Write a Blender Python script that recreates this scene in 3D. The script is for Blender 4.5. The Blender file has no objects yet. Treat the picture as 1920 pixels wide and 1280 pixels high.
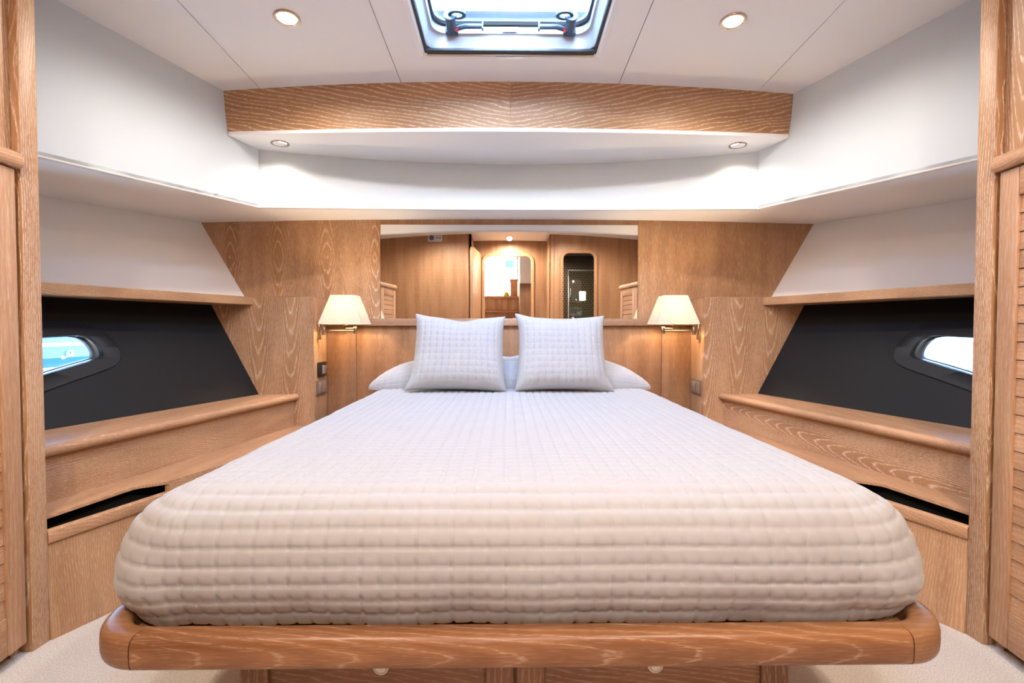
import bpy, bmesh, math, random
import numpy as np
from mathutils import Vector, Matrix

random.seed(7)
SC = bpy.context.scene
COL = SC.collection
CH = 0.93            # camera height above the carpet; heights below are given relative to it

# ------------------------------------------------------------------ camera
cam = bpy.data.cameras.new('camera')
cam_ob = bpy.data.objects.new('camera', cam)
COL.objects.link(cam_ob)
cam.sensor_width = 36.0
cam.lens = 907.0 / 1920.0 * 36.0
cam.clip_start = 0.02
cam.clip_end = 500
cam_ob.location = (-0.018, 0.0, CH)
cam_ob.rotation_euler = (math.radians(90 - 1.45), 0, -math.atan(10 / 907.0))
SC.camera = cam_ob

# ------------------------------------------------------------------ world, sun, exposure
world = bpy.data.worlds.new('sky')
SC.world = world
world.use_nodes = True
wn = world.node_tree
sky = wn.nodes.new('ShaderNodeTexSky')
sky.sky_type = 'NISHITA'
sky.sun_disc = False
sky.sun_elevation = math.radians(32)
sky.sun_rotation = math.radians(180)
sky.air_density = 1.0
sky.dust_density = 0.5
wn.links.new(sky.outputs[0], wn.nodes['Background'].inputs[0])
wn.nodes['Background'].inputs[1].default_value = 5.2

portal = bpy.data.lights.new('hatch_portal', 'AREA')
portal.shape = 'RECTANGLE'
portal.size = 0.72
portal.size_y = 0.72
portal.cycles.is_portal = True
portal_ob = bpy.data.objects.new('hatch_portal', portal)
COL.objects.link(portal_ob)
portal_ob.location = (0, 1.80, CH + 1.42)

VS = SC.view_settings
VS.view_transform = 'Standard'
VS.look = 'None'
VS.gamma = 1.0
VS.use_curve_mapping = False
VS.exposure = 1.5

SPOT_W = 32.0          # each halogen downlight
LAMP_W = 2.4           # each reading lamp
WARM = (1.0, 0.88, 0.75)

# ------------------------------------------------------------------ object helpers
ORG = {}

def put(o, label=None, cat=None, group=None, kind=None):
    if label: o['label'] = label
    if cat: o['category'] = cat
    if group: o['group'] = group
    if kind: o['kind'] = kind
    return o

def thing(name, label, cat, loc=(0, 0, 0), group=None, kind=None):
    o = bpy.data.objects.new(name, None)
    o.empty_display_size = 0.05
    COL.objects.link(o)
    o.location = loc
    ORG[o] = Vector(loc)
    return put(o, label, cat, group, kind)

def link(name, me, mat, parent=None):
    o = bpy.data.objects.new(name, me)
    COL.objects.link(o)
    if mat: me.materials.append(mat)
    if parent is not None:
        o.parent = parent
        ORG[o] = ORG[parent]
    else:
        ORG[o] = Vector((0, 0, 0))
    return o

def mk(name, verts, faces, mat, parent=None, smooth=False, bevel=0.0, seg=2, flip=True, merge=False):
    """verts in world coordinates (z already includes CH)"""
    off = ORG[parent] if parent is not None else Vector((0, 0, 0))
    bm = bmesh.new()
    vs = [bm.verts.new((v[0] - off.x, v[1] - off.y, v[2] - off.z)) for v in verts]
    for f in faces:
        try: bm.faces.new([vs[i] for i in f])
        except ValueError: pass
    if merge: bmesh.ops.remove_doubles(bm, verts=bm.verts[:], dist=1e-5)
    if flip: bmesh.ops.recalc_face_normals(bm, faces=bm.faces[:])
    if bevel > 0:
        bmesh.ops.bevel(bm, geom=bm.edges[:], offset=bevel, segments=seg, profile=0.5, affect='EDGES', clamp_overlap=True)
    me = bpy.data.meshes.new(name)
    bm.to_mesh(me)
    bm.free()
    if smooth or bevel > 0:
        me.polygons.foreach_set('use_smooth', [True] * len(me.polygons))
        try: me.set_sharp_from_angle(angle=math.radians(38))
        except Exception: pass
    return link(name, me, mat, parent)

def V(x, y, h): return (x, y, h + CH)

def box(name, x0, x1, y0, y1, h0, h1, mat, parent=None, bevel=0.002, seg=2):
    x0, x1 = min(x0, x1), max(x0, x1)
    v = [V(x, y, h) for x in (x0, x1) for y in (y0, y1) for h in (h0, h1)]
    f = [(0, 1, 3, 2), (4, 6, 7, 5), (0, 4, 5, 1), (2, 3, 7, 6), (0, 2, 6, 4), (1, 5, 7, 3)]
    return mk(name, v, f, mat, parent, bevel=bevel, seg=seg)

def loft(name, rings, mat, parent=None, smooth=True, cap=True, closed=True, bevel=0.0):
    n = len(rings[0])
    v = [p for r in rings for p in r]
    f = []
    for i in range(len(rings) - 1):
        for j in range(n if closed else n - 1):
            k = (j + 1) % n
            f.append((i * n + j, i * n + k, (i + 1) * n + k, (i + 1) * n + j))
    if cap:
        f.append(tuple(range(n)))
        f.append(tuple((len(rings) - 1) * n + j for j in range(n)))
    return mk(name, v, f, mat, parent, smooth=smooth, bevel=bevel)

def prism(name, bottom, top, mat, parent=None, bevel=0.0):
    return loft(name, [bottom, top], mat, parent, smooth=False, bevel=bevel)

def rrect(w, h, r, n=6, c=(0, 0)):
    pts = []
    for cx, cy, a0 in ((w - r, h - r, 0), (-w + r, h - r, 90), (-w + r, -h + r, 180), (w - r, -h + r, 270)):
        for i in range(n + 1):
            a = math.radians(a0 + 90 * i / n)
            pts.append((c[0] + cx + r * math.cos(a), c[1] + cy + r * math.sin(a)))
    return pts

def sweep(name, path, prof, mat, parent=None, closed=False, smooth=True, up=(0, 0, 1)):
    """path: world points; prof: (side, up) offsets"""
    P = [Vector(p) for p in path]
    up = Vector(up)
    rings = []
    n = len(P)
    for i in range(n):
        if closed: a, b = P[(i - 1) % n], P[(i + 1) % n]
        else: a, b = P[max(i - 1, 0)], P[min(i + 1, n - 1)]
        t = (b - a).normalized()
        s = t.cross(up).normalized()
        u = s.cross(t).normalized()
        k = 1.0
        if 0 < i < n - 1 or closed:
            t1 = (P[i] - P[i - 1]).normalized()
            c = max(0.5, abs(t.dot(t1)))
            k = 1 / c
        rings.append([tuple(P[i] + s * (q[0] * k) + u * q[1]) for q in prof])
    if closed: rings.append(rings[0])
    return loft(name, rings, mat, parent, smooth=smooth, cap=not closed)

def circ(r, n=16): return [(r * math.cos(2 * math.pi * i / n), r * math.sin(2 * math.pi * i / n)) for i in range(n)]

def tube(name, path, r, mat, parent=None, n=12, up=(0, 0, 1)):
    return sweep(name, path, circ(r, n), mat, parent, up=up)

def lathe(name, prof, mat, parent, origin, axis=(0, 0, 1), n=32, smooth=True, cap=True):
    """prof: (radius, distance along axis)"""
    q = Vector((0, 0, 1)).rotation_difference(Vector(axis))
    o = Vector(origin)
    rings = []
    for r, d in prof:
        rings.append([tuple(o + q @ Vector((r * math.cos(2 * math.pi * i / n), r * math.sin(2 * math.pi * i / n), d))) for i in range(n)])
    return loft(name, rings, mat, parent, smooth=smooth, cap=cap)

def grid(name, fn, us, vs, mat, parent=None, thick=None, skip=None, smooth=True):
    """fn(u, v) -> world point; thick = offset vector for a back face"""
    nu, nv = len(us), len(vs)
    pts = [fn(u, v) for u in us for v in vs]
    f, keep = [], set()
    for i in range(nu - 1):
        for j in range(nv - 1):
            if skip and skip((us[i] + us[i + 1]) / 2, (vs[j] + vs[j + 1]) / 2): continue
            f.append((i * nv + j, (i + 1) * nv + j, (i + 1) * nv + j + 1, i * nv + j + 1))
    if thick is not None:
        N = len(pts)
        t = Vector(thick)
        pts = pts + [tuple(Vector(p) + t) for p in pts]
        edge = {}
        for q in f:
            for a, b in zip(q, q[1:] + q[:1]):
                edge[(a, b)] = 1
        f2 = [tuple(N + i for i in reversed(q)) for q in f]
        for (a, b) in list(edge):
            if (b, a) not in edge: f2.append((b, a, a + N, b + N))
        f = f + f2
    o = mk(name, pts, f, mat, parent, smooth=False)
    me = o.data
    bm = bmesh.new(); bm.from_mesh(me)
    loose = [v for v in bm.verts if not v.link_faces]
    bmesh.ops.delete(bm, geom=loose, context='VERTS')
    bm.to_mesh(me); bm.free()
    if smooth:
        me.polygons.foreach_set('use_smooth', [True] * len(me.polygons))
        try: me.set_sharp_from_angle(angle=math.radians(38))
        except Exception: pass
    return o

def plate(name, outer, holes, to3d, depth, mat, parent=None):
    """flat plate with holes: outer/holes in 2D, to3d(a, b, d)"""
    off = ORG[parent] if parent is not None else Vector((0, 0, 0))
    bm = bmesh.new()
    for loop in [outer] + holes:
        vs = [bm.verts.new(Vector(to3d(a, b, 0)) - off) for a, b in loop]
        for i in range(len(vs)): bm.edges.new((vs[i], vs[(i + 1) % len(vs)]))
    bmesh.ops.triangle_fill(bm, use_beauty=True, use_dissolve=False, edges=bm.edges[:])
    d = Vector(to3d(0, 0, depth)) - Vector(to3d(0, 0, 0))
    r = bmesh.ops.extrude_face_region(bm, geom=bm.faces[:])
    bmesh.ops.translate(bm, vec=d, verts=[g for g in r['geom'] if isinstance(g, bmesh.types.BMVert)])
    bmesh.ops.recalc_face_normals(bm, faces=bm.faces[:])
    me = bpy.data.meshes.new(name)
    bm.to_mesh(me); bm.free()
    return link(name, me, mat, parent)

def lin(a, b, n): return [a + (b - a) * i / (n - 1) for i in range(n)]

# ------------------------------------------------------------------ materials
class NT:
    def __init__(s, name):
        s.m = bpy.data.materials.new(name)
        s.m.use_nodes = True
        s.t = s.m.node_tree
        s.b = s.t.nodes['Principled BSDF']
        s.out = s.t.nodes['Material Output']
    def n(s, typ, **kw):
        q = s.t.nodes.new(typ)
        for k, v in kw.items(): setattr(q, k, v)
        return q
    def l(s, a, b): s.t.links.new(a, b)
    def val(s, sock, v):
        if isinstance(v, (int, float)): sock.default_value = v
        else: s.l(v, sock)
    def math(s, op, a, b=0.0, c=0.0):
        q = s.n('ShaderNodeMath', operation=op)
        s.val(q.inputs[0], a); s.val(q.inputs[1], b); s.val(q.inputs[2], c)
        return q.outputs[0]
    def vec(s, x, y, z):
        q = s.n('ShaderNodeCombineXYZ')
        s.val(q.inputs[0], x); s.val(q.inputs[1], y); s.val(q.inputs[2], z)
        return q.outputs[0]
    def noise(s, v, scale=1.0, detail=2.0, rough=0.5):
        q = s.n('ShaderNodeTexNoise')
        s.l(v, q.inputs['Vector'])
        q.inputs['Scale'].default_value = scale
        q.inputs['Detail'].default_value = detail
        q.inputs['Roughness'].default_value = rough
        return q.outputs['Fac']
    def ramp(s, v, lo, hi):
        q = s.n('ShaderNodeMapRange', interpolation_type='SMOOTHSTEP')
        s.val(q.inputs[0], v)
        q.inputs[1].default_value = lo; q.inputs[2].default_value = hi
        return q.outputs[0]
    def mix(s, f, a, b):
        q = s.n('ShaderNodeMix', data_type='RGBA')
        s.val(q.inputs[0], f)
        for i, c in ((6, a), (7, b)):
            if isinstance(c, tuple): q.inputs[i].default_value = (*c, 1) if len(c) == 3 else c
            else: s.l(c, q.inputs[i])
        return q.outputs[2]
    def bump(s, h, strength=0.3, dist=0.002):
        q = s.n('ShaderNodeBump')
        q.inputs['Strength'].default_value = strength
        q.inputs['Distance'].default_value = dist
        s.l(h, q.inputs['Height'])
        s.l(q.outputs[0], s.b.inputs['Normal'])

def plain(name, col, rough=0.5, metal=0.0, spec=0.5, bump=0.0, bscale=400.0, var=0.0, emit=None, estr=0.0):
    k = NT(name)
    k.b.inputs['Base Color'].default_value = (*col, 1)
    k.b.inputs['Roughness'].default_value = rough
    k.b.inputs['Metallic'].default_value = metal
    k.b.inputs['Specular IOR Level'].default_value = spec
    tc = k.n('ShaderNodeTexCoord').outputs['Object']
    if bump > 0: k.bump(k.noise(tc, bscale, 3), bump, 0.001)
    if var > 0:
        nz = k.noise(tc, 3.0, 3)
        d = tuple(max(0, c * (1 - var)) for c in col)
        k.l(k.mix(nz, d, tuple(min(1, c * (1 + var * 0.5)) for c in col)), k.b.inputs['Base Color'])
    if emit:
        k.b.inputs['Emission Color'].default_value = (*emit, 1)
        k.b.inputs['Emission Strength'].default_value = estr
    return k.m

WOOD_GAIN, WOOD_SAT = 1.12, 0.95
AX = {'x': 0, 'y': 1, 'z': 2}

def wood(name, along, across, mode='straight', freq=110.0, per=0.3, off=0.0, fv=11.0, k2=900.0, vdir=1.0,
         base=(0.425, 0.228, 0.102), dark=(0.315, 0.150, 0.060), lime=(0.69, 0.56, 0.42), limeamt=0.75, fine=0.55,
         rough=0.45, centre=0.0, lw=0.34):
    k = NT(name)
    tc = k.n('ShaderNodeTexCoord').outputs['Object']
    sp = k.n('ShaderNodeSeparateXYZ'); k.l(tc, sp.inputs[0])
    u, v = sp.outputs[AX[across]], sp.outputs[AX[along]]
    w = sp.outputs[3 - AX[along] - AX[across]]
    m = k.math
    lo = k.noise(k.vec(m('MULTIPLY', u, 5.0), m('MULTIPLY', v, 1.1), m('MULTIPLY', w, 5.0)), 1.0, 3.0)
    md = k.noise(k.vec(m('MULTIPLY', u, 45.0), m('MULTIPLY', v, 9.0), m('MULTIPLY', w, 45.0)), 1.0, 2.0)
    if mode == 'straight':
        ring = m('ADD', m('MULTIPLY', m('ADD', u, m('MULTIPLY', w, 0.35)), freq), m('MULTIPLY', lo, freq * 0.10))
        ring = m('ADD', ring, m('MULTIPLY', md, 0.9))
    elif mode == 'cath':
        a = m('FRACT', m('ADD', m('DIVIDE', m('ADD', u, m('MULTIPLY', w, 0.5)), per), off))
        um = m('MULTIPLY', m('SUBTRACT', a, 0.5), per)
        um = m('ADD', um, m('MULTIPLY', m('SUBTRACT', lo, 0.5), 0.05))
        # lens shaped figure: arches up below the waist, down above it
        vv = m('ABSOLUTE', m('SUBTRACT', v, centre))
        ring = m('ADD', m('MULTIPLY', vv if vdir == 0 else v, fv), m('MULTIPLY', m('MULTIPLY', um, um), k2 * (vdir if vdir else -1.0)))
        ring = m('ADD', ring, m('MULTIPLY', md, 0.7))
        ring = m('ADD', ring, m('MULTIPLY', lo, 2.0))
    else:  # 'diamond': book-matched about along = 0
        av = m('ABSOLUTE', v)
        au = m('ABSOLUTE', m('SUBTRACT', u, m('ADD', centre, m('MULTIPLY', m('SUBTRACT', lo, 0.5), 0.05))))
        lo2 = k.noise(k.vec(m('MULTIPLY', u, 9.0), m('MULTIPLY', av, 2.2), 0.0), 1.0, 3.0)
        ring = m('ADD', m('MULTIPLY', av, fv), m('MULTIPLY', au, freq))
        ring = m('ADD', ring, m('MULTIPLY', lo2, 2.6))
        ring = m('ADD', ring, m('MULTIPLY', md, 0.5))
    fr = m('FRACT', ring)
    tri = m('MULTIPLY', m('ABSOLUTE', m('SUBTRACT', fr, 0.5)), 2.0)       # 0 at line, 1 between
    line = k.ramp(tri, lw, lw * 0.15)
    brk = k.noise(k.vec(m('MULTIPLY', u, 420.0), m('MULTIPLY', v, 60.0), m('MULTIPLY', w, 420.0)), 1.0, 2.0)
    line = m('MULTIPLY', line, k.ramp(brk, 0.36, 0.58))
    pore = k.noise(k.vec(m('MULTIPLY', u, 620.0), m('MULTIPLY', v, 22.0), m('MULTIPLY', w, 620.0)), 1.0, 2.0)
    pore = k.ramp(pore, 0.52, 0.72)
    lo3 = k.noise(k.vec(m('MULTIPLY', u, 14.0), m('MULTIPLY', v, 1.5), m('MULTIPLY', w, 14.0)), 1.0, 3.0)
    c = k.mix(k.ramp(lo3, 0.3, 0.72), dark, base)
    c = k.mix(m('MULTIPLY', k.ramp(tri, 0.25, 0.8), 0.35), c, dark)
    c = k.mix(m('MULTIPLY', pore, fine * 0.5), c, lime)
    c = k.mix(m('MULTIPLY', line, limeamt), c, lime)
    oi = k.n('ShaderNodeObjectInfo')
    hs = k.n('ShaderNodeHueSaturation')
    hs.inputs['Saturation'].default_value = WOOD_SAT
    k.l(m('ADD', m('MULTIPLY', oi.outputs['Random'], 0.14 * WOOD_GAIN), 0.93 * WOOD_GAIN), hs.inputs['Value'])
    k.l(c, hs.inputs['Color'])
    k.l(hs.outputs[0], k.b.inputs['Base Color'])
    k.b.inputs['Roughness'].default_value = rough
    k.b.inputs['Specular IOR Level'].default_value = 0.35
    k.bump(m('ADD', m('MULTIPLY', pore, 0.6), line), 0.25, 0.0006)
    return k.m

W_FRONT_FIG = wood('oak_figured_vertical', 'z', 'x', 'cath', per=0.30, off=0.22, fv=11, k2=-950, vdir=0, centre=CH + 0.45, fine=0.8, limeamt=0.6)
W_FRONT = wood('oak_straight_vertical', 'z', 'x', 'straight', freq=150, limeamt=0.28, fine=0.9)
W_HEAD = wood('oak_headboard', 'z', 'x', 'straight', freq=95, limeamt=0.10, fine=0.5, base=(0.27, 0.125, 0.05), dark=(0.175, 0.073, 0.026), lime=(0.5, 0.36, 0.25))
W_COL = wood('oak_column_figured', 'z', 'x', 'cath', per=0.19, off=0.15, fv=8, k2=800, vdir=-1.0, fine=0.5, limeamt=0.55)
W_VY = wood('oak_vertical_side', 'z', 'y', 'straight', freq=130, limeamt=0.2, fine=0.55)
W_POST = wood('oak_post', 'z', 'y', 'straight', freq=170, limeamt=0.8, fine=0.6)
W_STILE = wood('oak_stile', 'z', 'y', 'straight', freq=80, limeamt=0.12, fine=0.6, base=(0.46, 0.235, 0.112))
W_UP = wood('oak_upper_side', 'z', 'y', 'cath', per=0.2, off=0.6, fv=9, k2=1200, vdir=-1.0, fine=0.3)
W_YZ = wood('oak_lengthwise', 'y', 'z', 'straight', freq=130, limeamt=0.35, fine=0.6)
W_YZF = wood('oak_lengthwise_figured', 'y', 'z', 'cath', per=0.22, off=0.5, fv=14, k2=1500, vdir=1.0, fine=0.6)
W_YX = wood('oak_lengthwise_flat', 'y', 'x', 'straight', freq=110, limeamt=0.25, fine=0.5, base=(0.47, 0.24, 0.11))
W_NOSE = wood('oak_nosing', 'y', 'z', 'straight', freq=120, limeamt=0.2, fine=0.5, base=(0.49, 0.25, 0.118))
W_BEAM = wood('oak_beam', 'x', 'z', 'diamond', freq=52, fv=8.5, centre=CH + 1.055, limeamt=0.85, fine=0.45, lw=0.38)
W_RAIL = wood('oak_bed_rail', 'x', 'z', 'cath', per=0.20, off=0.4, fv=7, k2=1100, vdir=1.0, base=(0.26, 0.105, 0.034), dark=(0.125, 0.043, 0.012), lime=(0.44, 0.30, 0.21), limeamt=0.5, fine=0.5, rough=0.33, lw=0.16)
W_RAILC = wood('oak_bed_corner', 'x', 'z', 'straight', freq=120, base=(0.24, 0.108, 0.042), dark=(0.175, 0.07, 0.024), limeamt=0.05, fine=0.15, rough=0.33)
W_DRAWER = wood('oak_drawer', 'x', 'z', 'cath', per=0.3, off=0.5, fv=14, k2=900, base=(0.21, 0.09, 0.035), dark=(0.14, 0.053, 0.018), lime=(0.42, 0.29, 0.20), limeamt=0.35, fine=0.4)
W_DRSTILE = wood('oak_drawer_stile', 'z', 'x', 'straight', freq=70, base=(0.22, 0.098, 0.04), dark=(0.145, 0.058, 0.02), lime=(0.42, 0.29, 0.20), limeamt=0.4)
W_SLAT = wood('oak_slat', 'y', 'z', 'straight', freq=70, limeamt=0.12, fine=0.6, base=(0.46, 0.225, 0.10))
W_AFT = wood('oak_aft', 'z', 'x', 'straight', freq=70, limeamt=0.08, fine=0.4, base=(0.37, 0.195, 0.087), dark=(0.27, 0.125, 0.052))
W_AFTF = wood('oak_aft_frame', 'z', 'x', 'straight', freq=60, limeamt=0.05, fine=0.5, base=(0.40, 0.175, 0.078))

WHITE = plain('white_leatherette', (0.63, 0.69, 0.73), 0.55, bump=0.08, bscale=900)
CEIL = plain('ceiling_leatherette', (0.84, 0.835, 0.84), 0.5, bump=0.06, bscale=900)
CREAM = plain('cream_leatherette', (0.92, 0.91, 0.90), 0.6, bump=0.08, bscale=900)
PIPING = plain('cream_piping', (0.78, 0.70, 0.62), 0.5)
BLACK = plain('black_leatherette', (0.010, 0.0093, 0.0093), 0.55, spec=0.2, bump=0.1, bscale=1200)
BLACKF = plain('black_window_trim', (0.013, 0.013, 0.015), 0.5, spec=0.25)
VOID = plain('black_void_shade', (0.004, 0.004, 0.004), 0.9)  # near-black stands in for the shade of the open slot; also backs slats
RUBBER = plain('black_rubber', (0.02, 0.022, 0.026), 0.5)
GELCOAT = plain('white_plastic', (0.50, 0.51, 0.54), 0.3)
TABW = plain('white_tab_plastic', (0.86, 0.86, 0.86), 0.4)
LATCH = plain('blue_grey_plastic', (0.06, 0.085, 0.12), 0.4)
RED = plain('red_plastic', (0.65, 0.02, 0.03), 0.4)
CHROME = plain('bronze_chrome', (0.52, 0.44, 0.36), 0.18, metal=1.0)
STEEL = plain('brushed_steel', (0.62, 0.58, 0.53), 0.3, metal=1.0)
RING = plain('lamp_ring_nickel', (0.55, 0.45, 0.36), 0.25, metal=1.0)
PLATE = plain('taupe_plastic', (0.17, 0.115, 0.08), 0.35)
ROCKER = plain('taupe_rocker', (0.24, 0.17, 0.125), 0.3)
DARKPL = plain('dark_brown_plastic', (0.018, 0.012, 0.01), 0.3)
SCREEN = plain('grey_screen', (0.22, 0.21, 0.24), 0.2)
IVORY = plain('ivory_plastic', (0.66, 0.60, 0.52), 0.35)
SOCKETW = plain('grey_socket_plastic', (0.50, 0.51, 0.53), 0.35)
MATT = plain('mattress_ticking', (0.7, 0.68, 0.65), 0.8)
MIRROR = plain('mirror_silver', (0.86, 0.87, 0.86), 0.0, metal=1.0)
LENS = plain('halogen_lens', (1, 1, 1), 0.5, emit=(1.0, 0.86, 0.66), estr=22.0)

def fabric(name, col):
    k = NT(name)
    k.b.inputs['Base Color'].default_value = (*col, 1)
    k.b.inputs['Roughness'].default_value = 0.75
    k.b.inputs['Specular IOR Level'].default_value = 0.25
    k.b.inputs['Sheen Weight'].default_value = 0.15
    tc = k.n('ShaderNodeTexCoord').outputs['Object']
    k.bump(k.noise(tc, 90.0, 4), 0.10, 0.003)
    return k.m

QUILT = fabric('white_quilted_cotton', (0.36, 0.345, 0.343))

def carpet():
    k = NT('cream_carpet')
    tc = k.n('ShaderNodeTexCoord').outputs['Object']
    nz = k.noise(tc, 260.0, 3, 0.7)
    k.l(k.mix(k.ramp(nz, 0.3, 0.7), (0.56, 0.48, 0.40), (0.80, 0.73, 0.64)), k.b.inputs['Base Color'])
    k.b.inputs['Roughness'].default_value = 0.95
    k.b.inputs['Specular IOR Level'].default_value = 0.1
    k.bump(nz, 0.9, 0.006)
    return k.m
CARPET = carpet()

def shade_mat():
    k = NT('cream_lamp_shade')
    d = k.n('ShaderNodeBsdfDiffuse'); d.inputs[0].default_value = (0.62, 0.56, 0.45, 1)
    t = k.n('ShaderNodeBsdfTranslucent'); t.inputs[0].default_value = (0.80, 0.70, 0.52, 1)
    x = k.n('ShaderNodeMixShader'); x.inputs[0].default_value = 0.25
    k.l(d.outputs[0], x.inputs[1]); k.l(t.outputs[0], x.inputs[2])
    k.l(x.outputs[0], k.out.inputs[0])
    return k.m
SHADE = shade_mat()

def glass(name, tint=(1, 1, 1), refl=0.07, dirt=0.0):
    k = NT(name)
    t = k.n('ShaderNodeBsdfTransparent'); t.inputs[0].default_value = (*tint, 1)
    g = k.n('ShaderNodeBsdfGlossy'); g.inputs['Roughness'].default_value = 0.02
    x = k.n('ShaderNodeMixShader')
    lw = k.n('ShaderNodeLayerWeight'); lw.inputs[0].default_value = 0.15
    k.l(k.math('MAXIMUM', k.math('MULTIPLY', lw.outputs['Fresnel'], 0.8), refl), x.inputs[0])
    k.l(t.outputs[0], x.inputs[1]); k.l(g.outputs[0], x.inputs[2])
    k.l(x.outputs[0], k.out.inputs[0])
    return k.m
GLASS = glass('window_glass', (0.86, 0.95, 1.0), 0.03)
GLASSB = glass('porthole_glass', (0.80, 0.92, 0.98), 0.02)
GLASSC = glass('clear_glass_pane', (0.96, 0.97, 1.0), 0.03)
GLASSS = glass('shower_glass', (0.80, 0.88, 0.84), 0.12)

def blind():  # translucent sheet that scatters and warms the passage window light
    k = NT('warm_light_diffuser')
    t = k.n('ShaderNodeBsdfTranslucent'); t.inputs[0].default_value = (0.98, 0.86, 0.74, 1)
    p = k.n('ShaderNodeBsdfTransparent'); p.inputs[0].default_value = (1.0, 0.92, 0.84, 1)
    x = k.n('ShaderNodeMixShader'); x.inputs[0].default_value = 0.3
    k.l(t.outputs[0], x.inputs[1]); k.l(p.outputs[0], x.inputs[2])
    k.l(x.outputs[0], k.out.inputs[0])
    return k.m
BLIND = blind()
def penny():
    k = NT('penny_tile_mosaic')
    tc = k.n('ShaderNodeTexCoord').outputs['Object']
    sp = k.n('ShaderNodeSeparateXYZ'); k.l(tc, sp.inputs[0])
    m = k.math
    s = 0.042
    hx = m('ADD', sp.outputs[0], sp.outputs[1]); hz = sp.outputs[2]
    def dots(ox, oz):
        a = m('SUBTRACT', m('FRACT', m('ADD', m('DIVIDE', hx, s), ox)), 0.5)
        b = m('MULTIPLY', m('SUBTRACT', m('FRACT', m('ADD', m('DIVIDE', hz, s * 1.732), oz)), 0.5), 1.732)
        return m('SQRT', m('ADD', m('MULTIPLY', a, a), m('MULTIPLY', b, b)))
    d = m('MINIMUM', dots(0, 0), dots(0.5, 0.5))
    k.l(k.mix(k.ramp(d, 0.36, 0.46), (0.015, 0.011, 0.008), (0.20, 0.135, 0.055)), k.b.inputs['Base Color'])
    k.b.inputs['Roughness'].default_value = 0.35
    k.bump(k.ramp(d, 0.46, 0.36), 0.6, 0.002)
    return k.m
PENNY = penny()

# ------------------------------------------------------------------ shape of the hull and ceiling
def ceil_h(x, y): return 1.336 - 0.05 * max(y, 1.2) - 0.0265 * x * x

def XL(y, h):
    if h < 0.14:
        b = 1.46 + 0.29 * (2.82 - y); m = 1.725 + 0.43 * (2.82 - y)
        return b + (m - b) * (h + 0.376) / 0.516
    return 1.725 + 0.425 * (2.82 - y) + 0.57 * (h - 0.14)

def smooth_loop(pts, it=3):
    for _ in range(it):
        q = []
        for i in range(len(pts)):
            a, b = pts[i], pts[(i + 1) % len(pts)]
            q.append((a[0] * .75 + b[0] * .25, a[1] * .75 + b[1] * .25))
            q.append((a[0] * .25 + b[0] * .75, a[1] * .25 + b[1] * .75))
        pts = q
    return pts

def resample(pts, n):
    d = [0.0]
    for i in range(len(pts)):
        a, b = pts[i], pts[(i + 1) % len(pts)]
        d.append(d[-1] + math.hypot(a[0] - b[0], a[1] - b[1]))
    out = []
    j = 0
    for i in range(n):
        t = d[-1] * i / n
        while d[j + 1] < t: j += 1
        f = (t - d[j]) / max(1e-9, d[j + 1] - d[j])
        a, b = pts[j], pts[(j + 1) % len(pts)]
        out.append((a[0] + (b[0] - a[0]) * f, a[1] + (b[1] - a[1]) * f))
    return out

def inside(p, poly):
    c = False
    j = len(poly) - 1
    for i in range(len(poly)):
        if (poly[i][1] > p[1]) != (poly[j][1] > p[1]) and p[0] < (poly[j][0] - poly[i][0]) * (p[1] - poly[i][1]) / (poly[j][1] - poly[i][1]) + poly[i][0]:
            c = not c
        j = i
    return c

PORT_OUT = smooth_loop([(1.50, 0.035), (1.75, 0.032), (2.05, 0.031), (2.17, 0.036), (2.245, 0.0), (2.262, -0.09), (2.225, -0.155), (2.13, -0.185), (1.98, -0.222), (1.75, -0.285), (1.52, -0.345), (1.44, -0.30), (1.43, -0.15), (1.43, -0.02)], 3)
PORT_IN = smooth_loop([(1.56, -0.050), (1.80, -0.041), (2.06, -0.034), (2.155, -0.026), (2.186, -0.05), (2.186, -0.095), (2.17, -0.128), (2.12, -0.137), (1.96, -0.176), (1.75, -0.228), (1.58, -0.272), (1.53, -0.24), (1.52, -0.15), (1.53, -0.075)], 3)
def polar_resample(pts, n, c):
    out = []
    for i in range(n):
        a = -math.pi + 2 * math.pi * i / n
        dx, dy = math.cos(a), math.sin(a) * 0.42
        best = 0
        for k in range(len(pts)):
            p, q = pts[k], pts[(k + 1) % len(pts)]
            ex, ey = q[0] - p[0], q[1] - p[1]
            den = dx * ey - dy * ex
            if abs(den) < 1e-12: continue
            px, py = p[0] - c[0], p[1] - c[1]
            t = (px * ey - py * ex) / den
            s = (px * dy - py * dx) / den
            if t > 0 and -1e-6 <= s <= 1 + 1e-6: best = max(best, t)
        out.append((c[0] + dx * best, c[1] + dy * best))
    return out
PC = (1.85, -0.12)
PO = polar_resample(PORT_OUT, 96, PC)
PI_ = polar_resample(PORT_IN, 96, PC)
PM = [((a[0] + b[0]) / 2, (a[1] + b[1]) / 2) for a, b in zip(PO, PI_)]

SIDE = {-1: 'showing the water', 1: 'showing the pale quay'}

# ------------------------------------------------------------------ floor
fl = box('floor', -3.2, 3.2, -3.2, 3.2, -0.99, -0.93, CARPET, bevel=0)
put(fl, 'cream carpeted cabin floor around the bed', 'floor', kind='structure')

# ------------------------------------------------------------------ front wall
wf = box('wall_front', -2.3, 2.3, 3.06, 3.10, -0.95, 1.45, W_FRONT, bevel=0)
put(wf, 'limed oak veneer wall behind the bed head', 'wall', kind='structure')
for s in (-1, 1):
    # the two outer veneer leaves beside the mirror
    pts = [(0.812, -0.2), (0.812, 0.72), (2.10, 0.72), (2.10, -0.2)]
    prism('veneer_panel', [V(s * x, 3.056, h) for x, h in pts], [V(s * x, 3.07, h) for x, h in pts], W_FRONT_FIG if s < 0 else W_FRONT, wf)

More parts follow.
